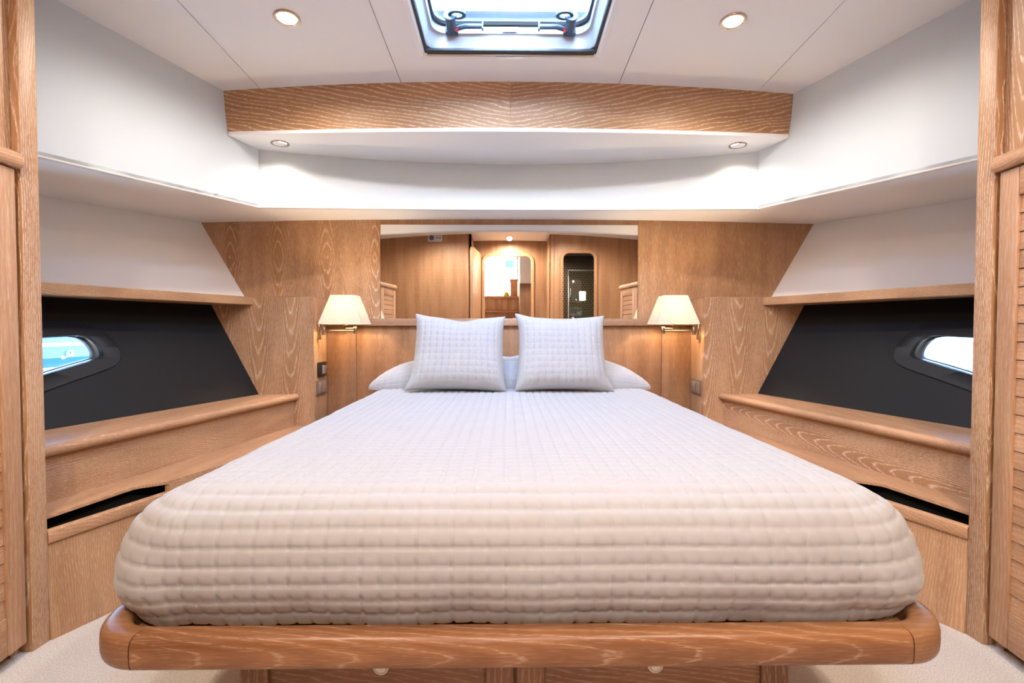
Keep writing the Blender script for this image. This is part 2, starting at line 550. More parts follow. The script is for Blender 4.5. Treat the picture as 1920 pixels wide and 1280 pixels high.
K = 1.345
def ftop(x): q = (x / 1.33) ** 2; return V(x, 2.895 - 0.29 * q, 0.98 - 0.0255 * q)
def fbot(x): q = (x / 1.33) ** 2; return V(x, 2.75 - 0.15 * q, 0.674 - 0.03 * q)
xs = lin(-K, K, 41)
def lerp3(a, b, t): return tuple(a[i] + (b[i] - a[i]) * t for i in range(3))
grid('fascia', lambda x, t: lerp3(fbot(x), ftop(x), t), xs, lin(0, 1.04, 4), WHITE, wf, thick=(0, 0.02, 0))
grid('soffit', lambda x, t: lerp3(fbot(x), V(x * (1 + 0.06), 3.062, 0.69 - 0.025 * (x / 1.9) ** 2), t), xs, lin(0, 1, 4), CREAM, wf, thick=(0, 0, 0.02))
tube('piping', [Vector(fbot(x)) + Vector((0, -0.001, 0.002)) for x in lin(-1.325, 1.325, 40)], 0.004, PIPING, wf, n=8)

# ------------------------------------------------------------------ side walls
for s in (-1, 1):
    nm = 'wall_left' if s < 0 else 'wall_right'
    ws = grid(nm, lambda y, h: V(s * (XL(y, max(h, -0.45)) + 0.03), y, h), lin(1.375, 3.12, 90), lin(-0.95, 1.45, 121), CREAM, None,
              thick=(s * 0.03, 0, 0), skip=lambda y, h: inside((y, h), PM))
    put(ws, 'flared hull side lining around the window ' + SIDE[s], 'wall', kind='structure')
    grid('upper_lining', lambda y, h: V(s * XL(y, h), y, h), lin(1.388, 3.08, 30), lin(0.17, 0.70, 10), CREAM, ws, thick=(s * 0.02, 0, 0))
    lo = grid('lower_lining', lambda y, h: V(s * XL(y, h), y, h), lin(1.388, 3.08, 87), lin(-0.41, 0.16, 30), BLACK, ws,
              thick=(s * 0.02, 0, 0), skip=lambda y, h: inside((y, h), PM))
    put(lo, 'black leatherette lower lining')
    # white side fascia and its underside
    A = 2.268
    def fx(y): return A - 0.36 * y
    def fh(y): return 0.644 - 0.050 * (2.6 - y)
    grid('fascia', lambda y, t: V(s * fx(y), y, fh(y) + (1.42 - fh(y)) * t), lin(1.36, 2.60, 20), lin(0, 1, 4), WHITE, ws, thick=(s * 0.02, 0, 0))
    def inner(t):
        if t < 0.75:
            y = 1.36 + (2.6 - 1.36) * t / 0.75
            return V(s * fx(y), y, fh(y))
        q = (t - 0.75) / 0.25
        return lerp3(V(s * fx(2.6), 2.6, fh(2.6)), V(s * 1.425, 3.062, 0.676), q)
    def outer(t):
        y = 1.36 + (3.062 - 1.36) * t
        h = 0.665 - 0.048 * (3.06 - y)
        return V(s * (XL(y, h) + 0.02), y, h)
    ts = lin(0, 0.75, 16) + lin(0.79, 1, 6)
    grid('soffit', lambda t, q: lerp3(inner(t), outer(t), q), ts, lin(0, 1, 8), CREAM, ws, thick=(0, 0, 0.02))
    tube('piping', [V(s * (fx(y) - 0.001), y, fh(y) + 0.002) for y in lin(1.37, 2.6, 24)], 0.004, PIPING, ws, n=8)
    # aft part of the cabin side
    box('aft_panel', s * 1.80, s * 1.86, -0.45, 1.361, -0.95, 1.45, W_VY, ws, bevel=0)

# ------------------------------------------------------------------ portholes
for i, s in ((1, -1), (2, 1)):
    w = thing('window_%d' % i, 'black rimmed hull window ' + SIDE[s], 'window', V(s * XL(PC[0], PC[1]), PC[0], PC[1]), kind='structure')
    def on(p, d): return V(s * (XL(p[0], p[1]) + d), p[0], p[1])
    def shrink(P, k): return [(PC[0] + (p[0] - PC[0]) * k, PC[1] + (p[1] - PC[1]) * k) for p in P]
    loft('window_trim', [[on(p, 0.012) for p in PO], [on(p, -0.005) for p in PO], [on(p, -0.010) for p in shrink(PO, 0.985)],
                   [on(p, -0.010) for p in shrink(PI_, 1.015)], [on(p, -0.006) for p in PI_], [on(p, 0.010) for p in PI_]], BLACKF, w, cap=False)
    loft('reveal', [[on(p, 0.009) for p in PI_], [on(p, 0.026) for p in shrink(PI_, 0.99)]], STEEL, w, cap=False)
    loft('gasket', [[on(p, 0.022) for p in PI_], [on(p, 0.022) for p in shrink(PI_, 0.955)], [on(p, 0.036) for p in shrink(PI_, 0.955)]], RUBBER, w, cap=False)
    n = len(PI_)
    pane = [on(p, 0.030) for p in shrink(PI_, 0.98)]
    prism('glass_pane', pane, [tuple(Vector(p) + Vector((s * 0.004, 0, 0))) for p in pane], GLASSB, w)

# ------------------------------------------------------------------ ceiling
HZ0, HZ1, HW = 1.43, 2.176, 0.376
ce = grid('ceiling', lambda x, y: V(x, y, ceil_h(x, y) + 0.022), [-2.2, -1.8, -1.2, -0.6, -HW, 0, HW, 0.6, 1.2, 1.8, 2.2], [-3.0, 0.2, 1.2, HZ0, HZ1, 3.1], CEIL, None,
          thick=(0, 0, 0.03), skip=lambda x, y: abs(x) < HW and HZ0 < y < HZ1)
put(ce, 'pale beige panelled ceiling with a roof hatch', 'ceiling', kind='structure')
G = 0.0018
for x0, x1 in ((-2.0, -1.225), (-1.225, -0.535), (-0.535, 0.535), (0.535, 1.225), (1.225, 2.0)):
    if abs(x0 + x1) < 0.01: gx = [x0 + G, -HW, -0.2, 0, 0.2, HW, x1 - G]
    else: gx = lin(x0 + G, x1 - G, 6)
    grid('ceiling_panel', lambda x, y: V(x, y, ceil_h(x, y)), gx, [-0.95, 0.2, 1.2, HZ0, HZ1, 2.50], CEIL, ce, thick=(0, 0, 0.02),
         skip=(lambda x, y: abs(x) < HW and HZ0 < y < HZ1) if abs(x0 + x1) < 0.01 else None)

# ------------------------------------------------------------------ ceiling beam
bm_ = thing('ceiling_beam', 'arched limed oak beam with a white underside above the bed', 'beam', V(0, 2.42, 0.97))
def btop(x): return ceil_h(x, 2.42)
def bbot(x): return 0.984 - 0.0125 * x * x
def bend(h): return 1.398 + (h - 1.18) * 0.12
for s in (-1, 1):
    def pf(u, t):
        e = 1.375
        x = u * e
        hh = bbot(x) + (btop(x) + 0.01 - bbot(x)) * t
        x2 = u * (bend(hh) + 0.015)
        return V(s * (x2 + 0.0005), 2.425 - 0.018 * t, hh)
    grid('veneer_panel', pf, lin(0, 1, 20), lin(0, 1, 4), W_BEAM, bm_, thick=(0, 0.02, 0))
def sofz(x): return ftop(x)[1] + 0.015
grid('soffit', lambda u, t: (lambda x, xb: V(x + (xb - x) * t, 2.424 + (sofz(xb) - 2.424) * t, bbot(x) + (0.98 - 0.0144 * xb * xb - bbot(x)) * t - 0.004))(u * 1.39, u * 1.33),
     lin(-1, 1, 41), lin(0, 1, 8), CEIL, bm_, thick=(0, 0, 0.02))

# ------------------------------------------------------------------ roof hatch
HC = (HZ0 + HZ1) / 2
ht = thing('window_3', 'white framed roof hatch with two blue-grey latches', 'hatch', V(0, HC, ceil_h(0, HC)), kind='structure')
def hring(w, l, r, dh): return [V(a, HC + b, ceil_h(0, HC + b) + dh) for a, b in rrect(w, l, r, 8)]
HL = (HZ1 - HZ0) / 2
loft('frame', [hring(0.372, HL - 0.004, 0.012, 0.024), hring(0.372, HL - 0.004, 0.012, 0.004), hring(0.366, HL - 0.010, 0.05, 0.003), hring(0.360, HL - 0.015, 0.055, 0.012),
               hring(0.350, HL - 0.022, 0.06, 0.055), hring(0.345, HL - 0.026, 0.06, 0.060),
               hring(0.338, HL - 0.032, 0.06, 0.060), hring(0.336, HL - 0.034, 0.06, 0.105)], GELCOAT, ht, cap=False)
loft('gasket', [hring(0.337, HL - 0.033, 0.06, 0.088), hring(0.326, HL - 0.044, 0.055, 0.090), hring(0.326, HL - 0.044, 0.055, 0.105)], RUBBER, ht, cap=False)
loft('edge_seal', [hring(0.380, HL + 0.002, 0.006, -0.0015), hring(0.380, HL + 0.002, 0.006, -0.004), hring(0.368, HL - 0.008, 0.01, -0.004), hring(0.368, HL - 0.008, 0.01, 0.006)], RUBBER, ht, cap=False, smooth=False)
p0 = hring(0.345, HL - 0.025, 0.06, 0.100)
prism('glass_pane', p0, [(p[0], p[1], p[2] + 0.008) for p in p0], GLASS, ht)
# surround moulding on the ceiling panel
loft('surround', [hring(0.408, HL + 0.030, 0.012, 0.002), hring(0.408, HL + 0.030, 0.012, -0.010), hring(0.402, HL + 0.024, 0.01, -0.013),
                  hring(0.388, HL + 0.012, 0.008, -0.013), hring(0.381, HL + 0.004, 0.006, -0.006), hring(0.381, HL + 0.004, 0.006, 0.004)], CEIL, ht, cap=False)
# blind cassette bars along the front edge
box('blind_bar', -0.368, 0.368, HZ1 - 0.034, HZ1 - 0.006, ceil_h(0, HZ1) - 0.014, ceil_h(0, HZ1) - 0.002, RUBBER, ht, 0.002)
box('blind_rail', -0.368, 0.368, HZ1 - 0.006, HZ1 + 0.006, ceil_h(0, HZ1) - 0.017, ceil_h(0, HZ1) - 0.002, STEEL, ht, 0.002)
pt = [(0.060 * math.cos(math.pi * i / 20), 0.026 * math.sin(math.pi * i / 20)) for i in range(21)]
prism('pull_tab', [V(a - 0.005, HZ1 + 0.0 + b, ceil_h(0, HZ1) - 0.018) for a, b in pt], [V(a - 0.005, HZ1 + b, ceil_h(0, HZ1) - 0.026) for a, b in pt], TABW, ht)
# weathered lid rim seen above the glass at the front edge
box('lid_rim', -0.34, 0.34, HZ1 - 0.095, HZ1 + 0.02, ceil_h(0, HZ1) + 0.118, ceil_h(0, HZ1) + 0.140, plain('weathered_rim', (0.30, 0.27, 0.34), 0.6, var=0.4), ht, 0.004)
for s in (-1, 1):
    cx = s * 0.255
    y0 = HZ1 - 0.038
    h0 = ceil_h(0, y0)
    la = box('latch', cx - 0.027, cx + 0.027, y0 - 0.022, y0 + 0.006, h0 + 0.046, h0 + 0.074, LATCH, ht, 0.004)
    tube('latch_body', [V(cx, y0 - 0.004, h0 + 0.060), V(cx, y0 - 0.035, h0 + 0.068), V(cx, y0 - 0.075, h0 + 0.082)], 0.022, LATCH, la, n=20)
    lathe('collar', [(0.020, 0), (0.027, 0.004), (0.027, 0.012), (0.02, 0.016)], LATCH, la, V(cx, y0 - 0.070, h0 + 0.080), axis=(0, -0.9, 0.3), n=24)
    a = [(cx - s * (0.022 + 0.030 * (1 - math.cos(t)) - 0.022), y0 - 0.088 - 0.022 * math.sin(t), h0 + 0.086) for t in lin(0, 2 * math.pi, 25)][:-1]
    sweep('loop_handle', [V(*p) for p in a], [(q[0] * 0.007, q[1] * 0.009) for q in [(1, 1), (-1, 1), (-1, -1), (1, -1)]], LATCH, la, closed=True)
    tube('lever', [V(cx - s * 0.01, y0 - 0.018, h0 + 0.062), V(cx - s * 0.06, y0 - 0.030, h0 + 0.068), V(cx - s * 0.135, y0 - 0.034, h0 + 0.066)], 0.0105, LATCH, la, n=10)
    box('lever_tip', cx - s * 0.138, cx - s * 0.131, y0 - 0.044, y0 - 0.024, h0 + 0.050, h0 + 0.088, LATCH, la, 0.002)
    tube('release_button', [V(cx - s * 0.018, y0 - 0.024, h0 + 0.050), V(cx - s * 0.028, y0 - 0.028, h0 + 0.062)], 0.006, RED, la, n=10)
    lathe('screw', [(0.0045, 0), (0.0045, 0.003)], STEEL, la, V(cx, y0 - 0.022, h0 + 0.054), axis=(0, -1, 0), n=12)
st = box('warning_sticker', -0.040, 0.030, HZ1 - 0.0400, HZ1 - 0.0392, ceil_h(0, HZ1) + 0.065, ceil_h(0, HZ1) + 0.086, plain('sticker_white', (0.8, 0.78, 0.78), 0.4), ht, 0)
for j in range(5):
    w_ = [0.012, 0.031, 0.030, 0.026, 0.031][j]
    box('print_line', -0.005 - w_, -0.005 + w_, HZ1 - 0.0406, HZ1 - 0.0401, ceil_h(0, HZ1) + 0.0815 - j * 0.0036, ceil_h(0, HZ1) + 0.0833 - j * 0.0036, plain('sticker_red', (0.7, 0.22, 0.2), 0.5) if j == 0 else bpy.data.materials['sticker_red'], st, 0)

# ------------------------------------------------------------------ downlights
def downlight(x, y, h, nrm, r, label, power, cone=170, blend=0.6):
    o = thing('ceiling_light', label, 'downlight', V(x, y, h), group='recessed halogen downlights')
    n = Vector(nrm)
    c = Vector(V(x, y, h))
    lathe('rim', [(r, 0.003), (r, -0.003), (r * 0.96, -0.0065), (r * 0.80, -0.0065), (r * 0.70, -0.0025), (r * 0.70, 0.002)], RING, o, c, axis=-n, n=40, cap=False)
    lathe('lens', [(r * 0.71, -0.0032), (r * 0.71, 0.0)], LENS, o, c, axis=-n, n=32)
    if power:
        L = bpy.data.lights.new('halogen', 'SPOT')
        L.energy = power; L.color = WARM; L.spot_size = math.radians(cone); L.spot_blend = blend
        L.shadow_soft_size = 0.035
        lo = bpy.data.objects.new('halogen', L); COL.objects.link(lo)
        lo.parent = o
        lo.location = n * 0.02
        lo.rotation_euler = n.to_track_quat('-Z', 'Y').to_euler()
    return o

def cn(x, y):
    return Vector((0.053 * x * -1.0, -0.05 if y > 1.2 else 0, -1)).normalized()
for s, a in ((-1, 'ceiling downlight over the bed on the side of the black control panel'), (1, 'ceiling downlight over the bed on the side without a control panel')):
    downlight(s * 0.878, 1.935, ceil_h(0.878, 1.935), cn(s * 0.878, 1.935), 0.05, a, SPOT_W * 0.40)
    downlight(s * 1.19, 2.54, 0.972 - 0.004 - 0.0045, (0, 0, -1), 0.046, 'small downlight under the beam above ' + ('the black control panel' if s < 0 else 'the lamp with a switch alone beside it'), SPOT_W * 0.09, 135, 1.0)
    downlight(s * 0.80, 0.22, ceil_h(0.80, 0.22), cn(s * 0.8, 0.22), 0.05, 'added unseen downlight brightening the foot of the bed, ' + ('control panel side' if s < 0 else 'shower side'), SPOT_W * 1.05)  # unseen fill downlights added to light the foot of the bed
downlight(0.02, -0.62, ceil_h(0, -0.62), (0, 0, -1), 0.05, 'downlight in the door recess reflected in the mirror', SPOT_W * 1.1)

# ------------------------------------------------------------------ wardrobes with corner posts
def rot_line(y): return 1.386 - 0.15 * (1.378 - y)
for s in (-1, 1):
    far = 'beside the window ' + SIDE[s]
    wd = thing('wardrobe', 'tall limed oak wardrobe with louvred doors ' + far, 'wardrobe', V(s * 1.5, 1.1, -0.93), group='oak wardrobes flanking the bed')
    # corner post, full height
    pts = [(1.386, 1.388), (1.384, 1.440), (1.45, 1.440), (1.45, 1.388)]
    prism('corner_post', [V(s * x, y, -0.93) for x, y in pts], [V(s * x, y, ceil_h(x, y) + 0.01) for x, y in pts], W_POST, wd, bevel=0.003)
    box('end_panel', s * 1.42, s * 2.55, 1.36, 1.386, -0.93, 1.40, W_VY, wd, bevel=0)
    # upper recessed panel
    a, b = 1.386, 0.60
    q = [(rot_line(a) + 0.022, a), (rot_line(1.22) + 0.022, 1.22), (1.9, 1.22), (1.9, a)]
    prism('upper_panel', [V(s * x, y, 0.40) for x, y in q], [V(s * x, y, 1.36) for x, y in q], W_UP, wd)
    a2 = 1.376
    q = [(rot_line(a2) + 0.030, a2), (rot_line(b) + 0.030, b), (1.85, b), (1.85, a2)]
    prism('body', [V(s * x, y, -0.88) for x, y in q], [V(s * x, y, 0.47) for x, y in q], W_VY, wd)
    q = [(rot_line(a2) + 0.055, a2), (rot_line(b) + 0.055, b), (1.85, b), (1.85, a2)]
    prism('toe_kick', [V(s * x, y, -0.93) for x, y in q], [V(s * x, y, -0.88) for x, y in q], W_YZ, wd)
    # rounded top trim
    prof = [(0.022, -0.018), (0.022, 0.022), (0.012, 0.030), (0.0, 0.031), (-0.012, 0.026), (-0.020, 0.014), (-0.022, 0.0), (-0.020, -0.012), (-0.014, -0.018)]
    pr = [(p[0] * -s * -1, p[1]) for p in prof]
    path = [V(s * (rot_line(y) + 0.006), y, 0.466) for y in (b, 0.9, 1.2, 1.372, 1.380)]
    sweep('top_trim', path, [(s * p[0], p[1]) for p in prof], W_NOSE, wd)
    # doors: frame with horizontal louvre slats
    for d0, d1 in ((1.372, 1.000), (0.994, 0.610)):
        def P2(y, h, o): return V(s * (rot_line(y) + o), y, h)
        def bar(name, ya, yb, ha, hb, oa, ob, mat, par, bev=0.003):
            v = [P2(y, h, o) for y in (ya, yb) for h in (ha, hb) for o in (oa, ob)]
            f = [(0, 1, 3, 2), (4, 6, 7, 5), (0, 4, 5, 1), (2, 3, 7, 6), (0, 2, 6, 4), (1, 5, 7, 3)]
            return mk(name, v, f, mat, par, bevel=bev)
        dr = bar('door', d1 + 0.01, d0 - 0.01, -0.885, 0.440, 0.020, 0.030, VOID, wd, 0)
        for ya, yb in ((d0, d0 - 0.060), (d1 + 0.060, d1)):
            bar('stile', yb, ya, -0.892, 0.444, 0.0, 0.026, W_STILE, dr)
        bar('rail', d1 + 0.060, d0 - 0.060, 0.366, 0.444, 0.001, 0.026, W_SLAT, dr)
        bar('rail', d1 + 0.060, d0 - 0.060, -0.892, -0.785, 0.001, 0.026, W_SLAT, dr)
        nS = 23
        for i in range(nS):
            h0 = -0.785 + (0.366 + 0.785) * i / nS
            h1 = h0 + (0.366 + 0.785) / nS
            ya, yb = d1 + 0.059, d0 - 0.059
            v = [P2(y, h, o) for y in (ya, yb) for h, o in ((h0 + 0.0012, 0.005), (h1 - 0.0012, 0.008), (h1 - 0.0012, 0.024), (h0 + 0.0012, 0.024))]
            mk('slat', v, [(0, 1, 2, 3), (4, 5, 6, 7), (0, 4, 5, 1), (1, 5, 6, 2), (2, 6, 7, 3), (3, 7, 4, 0)], W_SLAT, dr)

# ------------------------------------------------------------------ corner columns beside the headboard
for s in (-1, 1):
    cc = thing('corner_column', 'oak corner column carrying ' + ('the black control panel and a switch' if s < 0 else 'only a double switch'), 'column', V(s * 1.4, 2.94, -0.93))
    pts = [(1.138, -0.93), (1.138, 0.1866), (XL(2.82, 0.1866) + 0.05, 0.1866), (XL(2.82, -0.376) + 0.05, -0.376), (XL(2.82, -0.93) + 0.05, -0.93)]
    prism('front_board', [V(s * x, 2.82, h) for x, h in pts], [V(s * x, 2.845, h) for x, h in pts], W_COL, cc)
    box('side_board', s * 1.138, s * 1.16, 2.8455, 3.058, -0.93, 0.1866, W_VY, cc, bevel=0.001)
    t = [(1.138, 2.82), (1.138, 3.058), (1.72, 3.058), (1.76, 2.82)]
    prism('top_board', [V(s * x, y, 0.187) for x, y in t], [V(s * x, y, 0.190) for x, y in t], W_NOSE, cc)

# ------------------------------------------------------------------ upper shelves
for s in (-1, 1):
    def sx(y): return 1.484 + 0.43 * (2.82 - y)
    ys = lin(1.441, 2.818, 12)
    r = []
    for y in ys:
        r.append([V(s * sx(y), y, 0.143), V(s * (sx(y) - 0.001), y, 0.1835), V(s * (sx(y) + 0.003), y, 0.1866), V(s * (XL(y, 0.18) + 0.015), y, 0.1866), V(s * (XL(y, 0.15) + 0.015), y, 0.140), V(s * (sx(y) + 0.003), y, 0.140)])
    o = loft('wall_shelf', r, W_YZ, None, smooth=False)
    put(o, 'oak shelf along the hull above the window ' + SIDE[s], 'shelf', group='upper hull shelves')

# ------------------------------------------------------------------ lower side cabinets
for s in (-1, 1):
    sc = thing('side_cabinet', 'oak ledge cabinet below the window ' + SIDE[s], 'cabinet', V(s * 1.35, 2.1, -0.93), group='side ledge cabinets')
    def nx(y): return 1.812 - 0.203 * y
    ys = lin(1.441, 2.818, 14)
    loft('shelf_top', [[V(s * (nx(y) + 0.012), y, -0.402), V(s * (nx(y) + 0.012), y, -0.378), V(s * (XL(y, -0.378) + 0.01), y, -0.378), V(s * (XL(y, -0.40) + 0.01), y, -0.402)] for y in ys], W_YX, sc, smooth=False)
    prof = [(0.020, 0.004), (0.0, 0.006), (-0.010, 0.002), (-0.016, -0.008), (-0.016, -0.018), (-0.010, -0.027), (0.0, -0.031), (0.020, -0.031)]
    path = [V(s * nx(y), y, -0.380) for y in lin(1.441, 2.817, 10)]
    sweep('nosing', path, [(s * p[0], p[1]) for p in prof], W_NOSE, sc)
    ys2 = lin(1.441, 2.818, 10)
    loft('face_panel', [[V(s * (nx(y) + 0.014), y, -0.411), V(s * (nx(y) + 0.014), y, -0.562), V(s * (nx(y) + 0.032), y, -0.562), V(s * (nx(y) + 0.032), y, -0.411)] for y in ys2], W_YZF if s > 0 else W_YZ, sc, smooth=False)
    def lipx(y): return 1.384 - 0.34 * (y - 1.445)
    def ledx(y):
        a = 1.700 - 0.203 * y
        t = min(1, max(0, (y - 1.72) / 0.07)); t = t * t * (3 - 2 * t)
        return a + (lipx(y) + 0.004 - a) * t
    ys3 = lin(1.441, 1.70, 6) + lin(1.715, 1.80, 10) + lin(1.85, 2.817, 8)
    loft('ledge', [[V(s * ledx(y), y, -0.572), V(s * ledx(y), y, -0.5625), V(s * (nx(y) + 0.03), y, -0.5625), V(s * (nx(y) + 0.03), y, -0.572)] for y in ys3], W_YX, sc, smooth=False)
    loft('slot_back', [[V(s * (lipx(y) + 0.10), y, -0.75), V(s * (lipx(y) + 0.10), y, -0.577), V(s * (lipx(y) + 0.11), y, -0.577), V(s * (lipx(y) + 0.11), y, -0.75)] for y in lin(1.441, 2.7, 6)], VOID, sc, smooth=False)  # black sheets added so the open slot reads as deep shade
    loft('slot_floor', [[V(s * (lipx(y) + 0.019), y, -0.75), V(s * (lipx(y) + 0.019), y, -0.74), V(s * (lipx(y) + 0.10), y, -0.74), V(s * (lipx(y) + 0.10), y, -0.75)] for y in lin(1.441, 2.7, 6)], VOID, sc, smooth=False)
    prof = [(0.016, 0.0), (0.004, 0.0), (-0.003, -0.004), (-0.005, -0.012), (-0.005, -0.033), (-0.002, -0.039), (0.016, -0.039)]
    path = [V(s * lipx(y), y, -0.600) for y in lin(1.441, 2.817, 12)]
    sweep('lip_rail', path, [(s * p[0], p[1]) for p in prof], W_NOSE, sc)
    loft('slot_filler', [[V(s * (lipx(y) + 0.001), y, -0.602), V(s * (lipx(y) + 0.001), y, -0.571), V(s * (lipx(y) + 0.018), y, -0.571), V(s * (lipx(y) + 0.018), y, -0.602)] for y in lin(1.792, 2.817, 8)], W_YZ, sc, smooth=False)
    def botx(y): return 1.374 - 0.44 * (y - 1.44)
    loft('lower_panel', [[V(s * (lipx(y) + 0.006), y, -0.638), V(s * (botx(y) + 0.006), y, -0.93), V(s * (botx(y) + 0.026), y, -0.93), V(s * (lipx(y) + 0.018), y, -0.638)] for y in lin(1.441, 2.817, 12)], W_VY, sc, smooth=False)

# ------------------------------------------------------------------ headboard and mirror
hb = thing('headboard', 'oak headboard with a rounded cap rail under the mirror', 'headboard', V(0, 3.03, -0.93))
for x0, x1 in ((-1.1365, -0.955), (-0.953, 0.953), (0.955, 1.1365)):
    box('panel', x0, x1, 3.022, 3.048, -0.93, 0.028, W_HEAD, hb, bevel=0.0015)
prof = [(-0.028, 0.0), (-0.028, 0.030), (-0.022, 0.040), (-0.012, 0.044), (0.022, 0.044), (0.028, 0.040), (0.028, 0.0)]
sweep('cap_rail', [V(-1.1365, 3.026, 0.022), V(1.1365, 3.026, 0.022)], [(-p[0], p[1]) for p in prof], wood('oak_cap', 'x', 'z', 'straight', freq=90, limeamt=0.3, fine=0.5, base=(0.29, 0.135, 0.058), dark=(0.2, 0.085, 0.033), lime=(0.5, 0.38, 0.28)), hb)
mr = box('wall_mirror', -0.806, 0.806, 3.046, 3.054, 0.0665, 0.653, MIRROR, None, bevel=0.0)
put(mr, 'wide frameless mirror above the oak headboard', 'mirror')

# ------------------------------------------------------------------ bed
bed = thing('bed', 'island bed with a rounded oak rail and two drawers below', 'bed', V(0, 1.9, -0.93))
BW, BF, BR, BT = 0.806, 0.842, 0.085, -0.545
BX = 0.014
prof = []
for a in range(0, 360, 15):
    c, q = math.cos(math.radians(a)), math.sin(math.radians(a))
    ex = 0.55
    prof.append((math.copysign(abs(c) ** ex, c) * 0.026, -0.031 + math.copysign(abs(q) ** ex, q) * 0.031))
def railp(x, y): return V(x + BX, y, BT)
i_ = 0.026
fr = sweep('foot_rail', [railp(-BW + BR + i_, BF + i_), railp(BW - BR - i_, BF + i_)], prof, W_RAIL, bed)
for s in (-1, 1):
    arc = []
    for a in lin(0, 90, 12):
        r = BR
        cxx, cyy = s * (BW - BR - i_ + 0.0), BF + i_ + BR
        arc.append(railp(cxx + s * r * math.sin(math.radians(a)), cyy - r * math.cos(math.radians(a))))
    sweep('rail_corner', [railp(s * (BW - BR - i_) + s * 0.0006, BF + i_)] + arc[1:], prof, W_RAILC, bed)
    sweep('side_rail', [arc[-1], railp(s * (BW - i_), 2.98)], prof, W_YX, bed)
box('slat_base', -0.78, 0.78, 0.90, 2.99, -0.600, -0.580, W_YX, bed, 0.002)
box('mattress', -0.68, 0.68, 1.0, 2.985, -0.578, -0.38, MATT, bed, 0.03, 3)
box('base', -0.565, 0.565, 1.02, 2.95, -0.93, -0.601, W_DRSTILE, bed, 0.002)
for x0, x1, lx in ((-0.575, -0.004, -0.283), (0.004, 0.578, 0.297)):
    dw = box('drawer', x0 + 0.002, x1 - 0.002, 1.006, 1.02, -0.915, -0.603, W_DRAWER, bed, 0.001)
    sw = 0.058
    box('stile', x0, x0 + sw, 0.998, 1.012, -0.92, -0.602, W_DRSTILE, dw, 0.002)
    box('stile', x1 - sw, x1, 0.998, 1.012, -0.92, -0.602, W_DRSTILE, dw, 0.002)
    box('rail', x0 + sw, x1 - sw, 0.998, 1.012, -0.92, -0.86, W_DRAWER, dw, 0.002)
    la = lathe('push_latch', [(0.0165, 0.0), (0.0165, -0.003), (0.014, -0.005), (0.0125, -0.004), (0.0125, -0.0015)], IVORY, dw, V(lx, 1.006, -0.711), axis=(0, 1, 0), n=28, cap=False)
    lathe('button', [(0.0115, 0.0), (0.0115, -0.004), (0.010, -0.005)], IVORY, la, V(lx, 1.006, -0.711), axis=(0, 1, 0), n=24)

# quilted bedspread -------------------------------------------------
CELL = 0.0335
rng = np.random.default_rng(5)
def groove(t, w):                       # 1 on the stitch line, 0 between
    d = np.abs((t / CELL + 0.5) % 1.0 - 0.5) * CELL
    return np.exp(-(d / w) ** 2)
def puff(t):
    d = np.abs((t / CELL + 0.5) % 1.0 - 0.5) * 2
    return 0.72 * (1 - np.exp(-(d * CELL / 2) / 0.0030)) + 0.28 * np.sqrt(np.clip(1 - (1 - d) ** 2, 0, 1))
def wob(x, y, seed, sc):
    r = np.random.default_rng(seed)
    z = np.zeros_like(x)
    for _ in range(7):
        a = r.uniform(0, 2 * np.pi); f = sc * r.uniform(0.5, 1.6); p = r.uniform(0, 6.28)
        z += np.sin((x * np.cos(a) + y * np.sin(a)) * f + p)
    return z / 7
def quilt_h(p, q, strong=0.0034, weak=0.0020):
    """p: across coordinate, q: along coordinate -> outward offset"""
    pw = p + 0.0035 * wob(p, q, 3, 9)
    qw = q + 0.0030 * wob(p, q, 4, 9)
    gate = 0.55 + 0.45 * wob(p, q, 8, 60)
    return strong * puff(qw) + weak * puff(pw) - 0.0028 * groove(pw, 0.0024) * np.clip(np.sin(qw / CELL * 2 * np.pi + 0.8) * 1.6 + 0.5, 0, 1) + 0.0022 * wob(p, q, 6, 38) + 0.003 * wob(p, q, 9, 11)

SW, SF, SB = 0.808, 0.898, 2.985
RS, RF = 0.165, 0.10                    # rounding at the sides and at the foot
TOPH = -0.318
def skirt(RH, RV, drop, tuck, bul):
    o, h = [], []
    for a in np.linspace(0, 90, 15):
        o.append(RH * math.sin(math.radians(a)) - RH); h.append(TOPH - RV * (1 - math.cos(math.radians(a))))
    for t in np.linspace(0, 1, 13)[1:]:
        o.append(bul * math.sin(math.pi * min(1, t * 1.3)) - tuck * t ** 2.4); h.append(TOPH - RV - t * drop)
    o, h = np.array(o), np.array(h)
    sg = np.r_[0, np.cumsum(np.hypot(np.diff(o), np.diff(h)))]
    d = np.linspace(0, sg[-1], ND)
    a, b = np.interp(d, sg, o), np.interp(d, sg, h)
    return d, a, b, -np.gradient(b, d), np.gradient(a, d)
ND = 74
dF, oF, hF, noF, nhF = skirt(RF, 0.105, 0.148, 0.030, 0.004)
dS, oS, hS, noS, nhS = skirt(RS, 0.165, 0.088, 0.050, 0.003)
dd = dF
IX, IY = SW - RS, SF + RF
xi = np.linspace(-IX, IX, 290)
yi = np.linspace(IY, SB, 400)
X, Y = np.meshgrid(xi, yi, indexing='ij')
qs = dd[-1] + (Y - IY)
bulge = 0.006 * wob(X, Y, 12, 5)
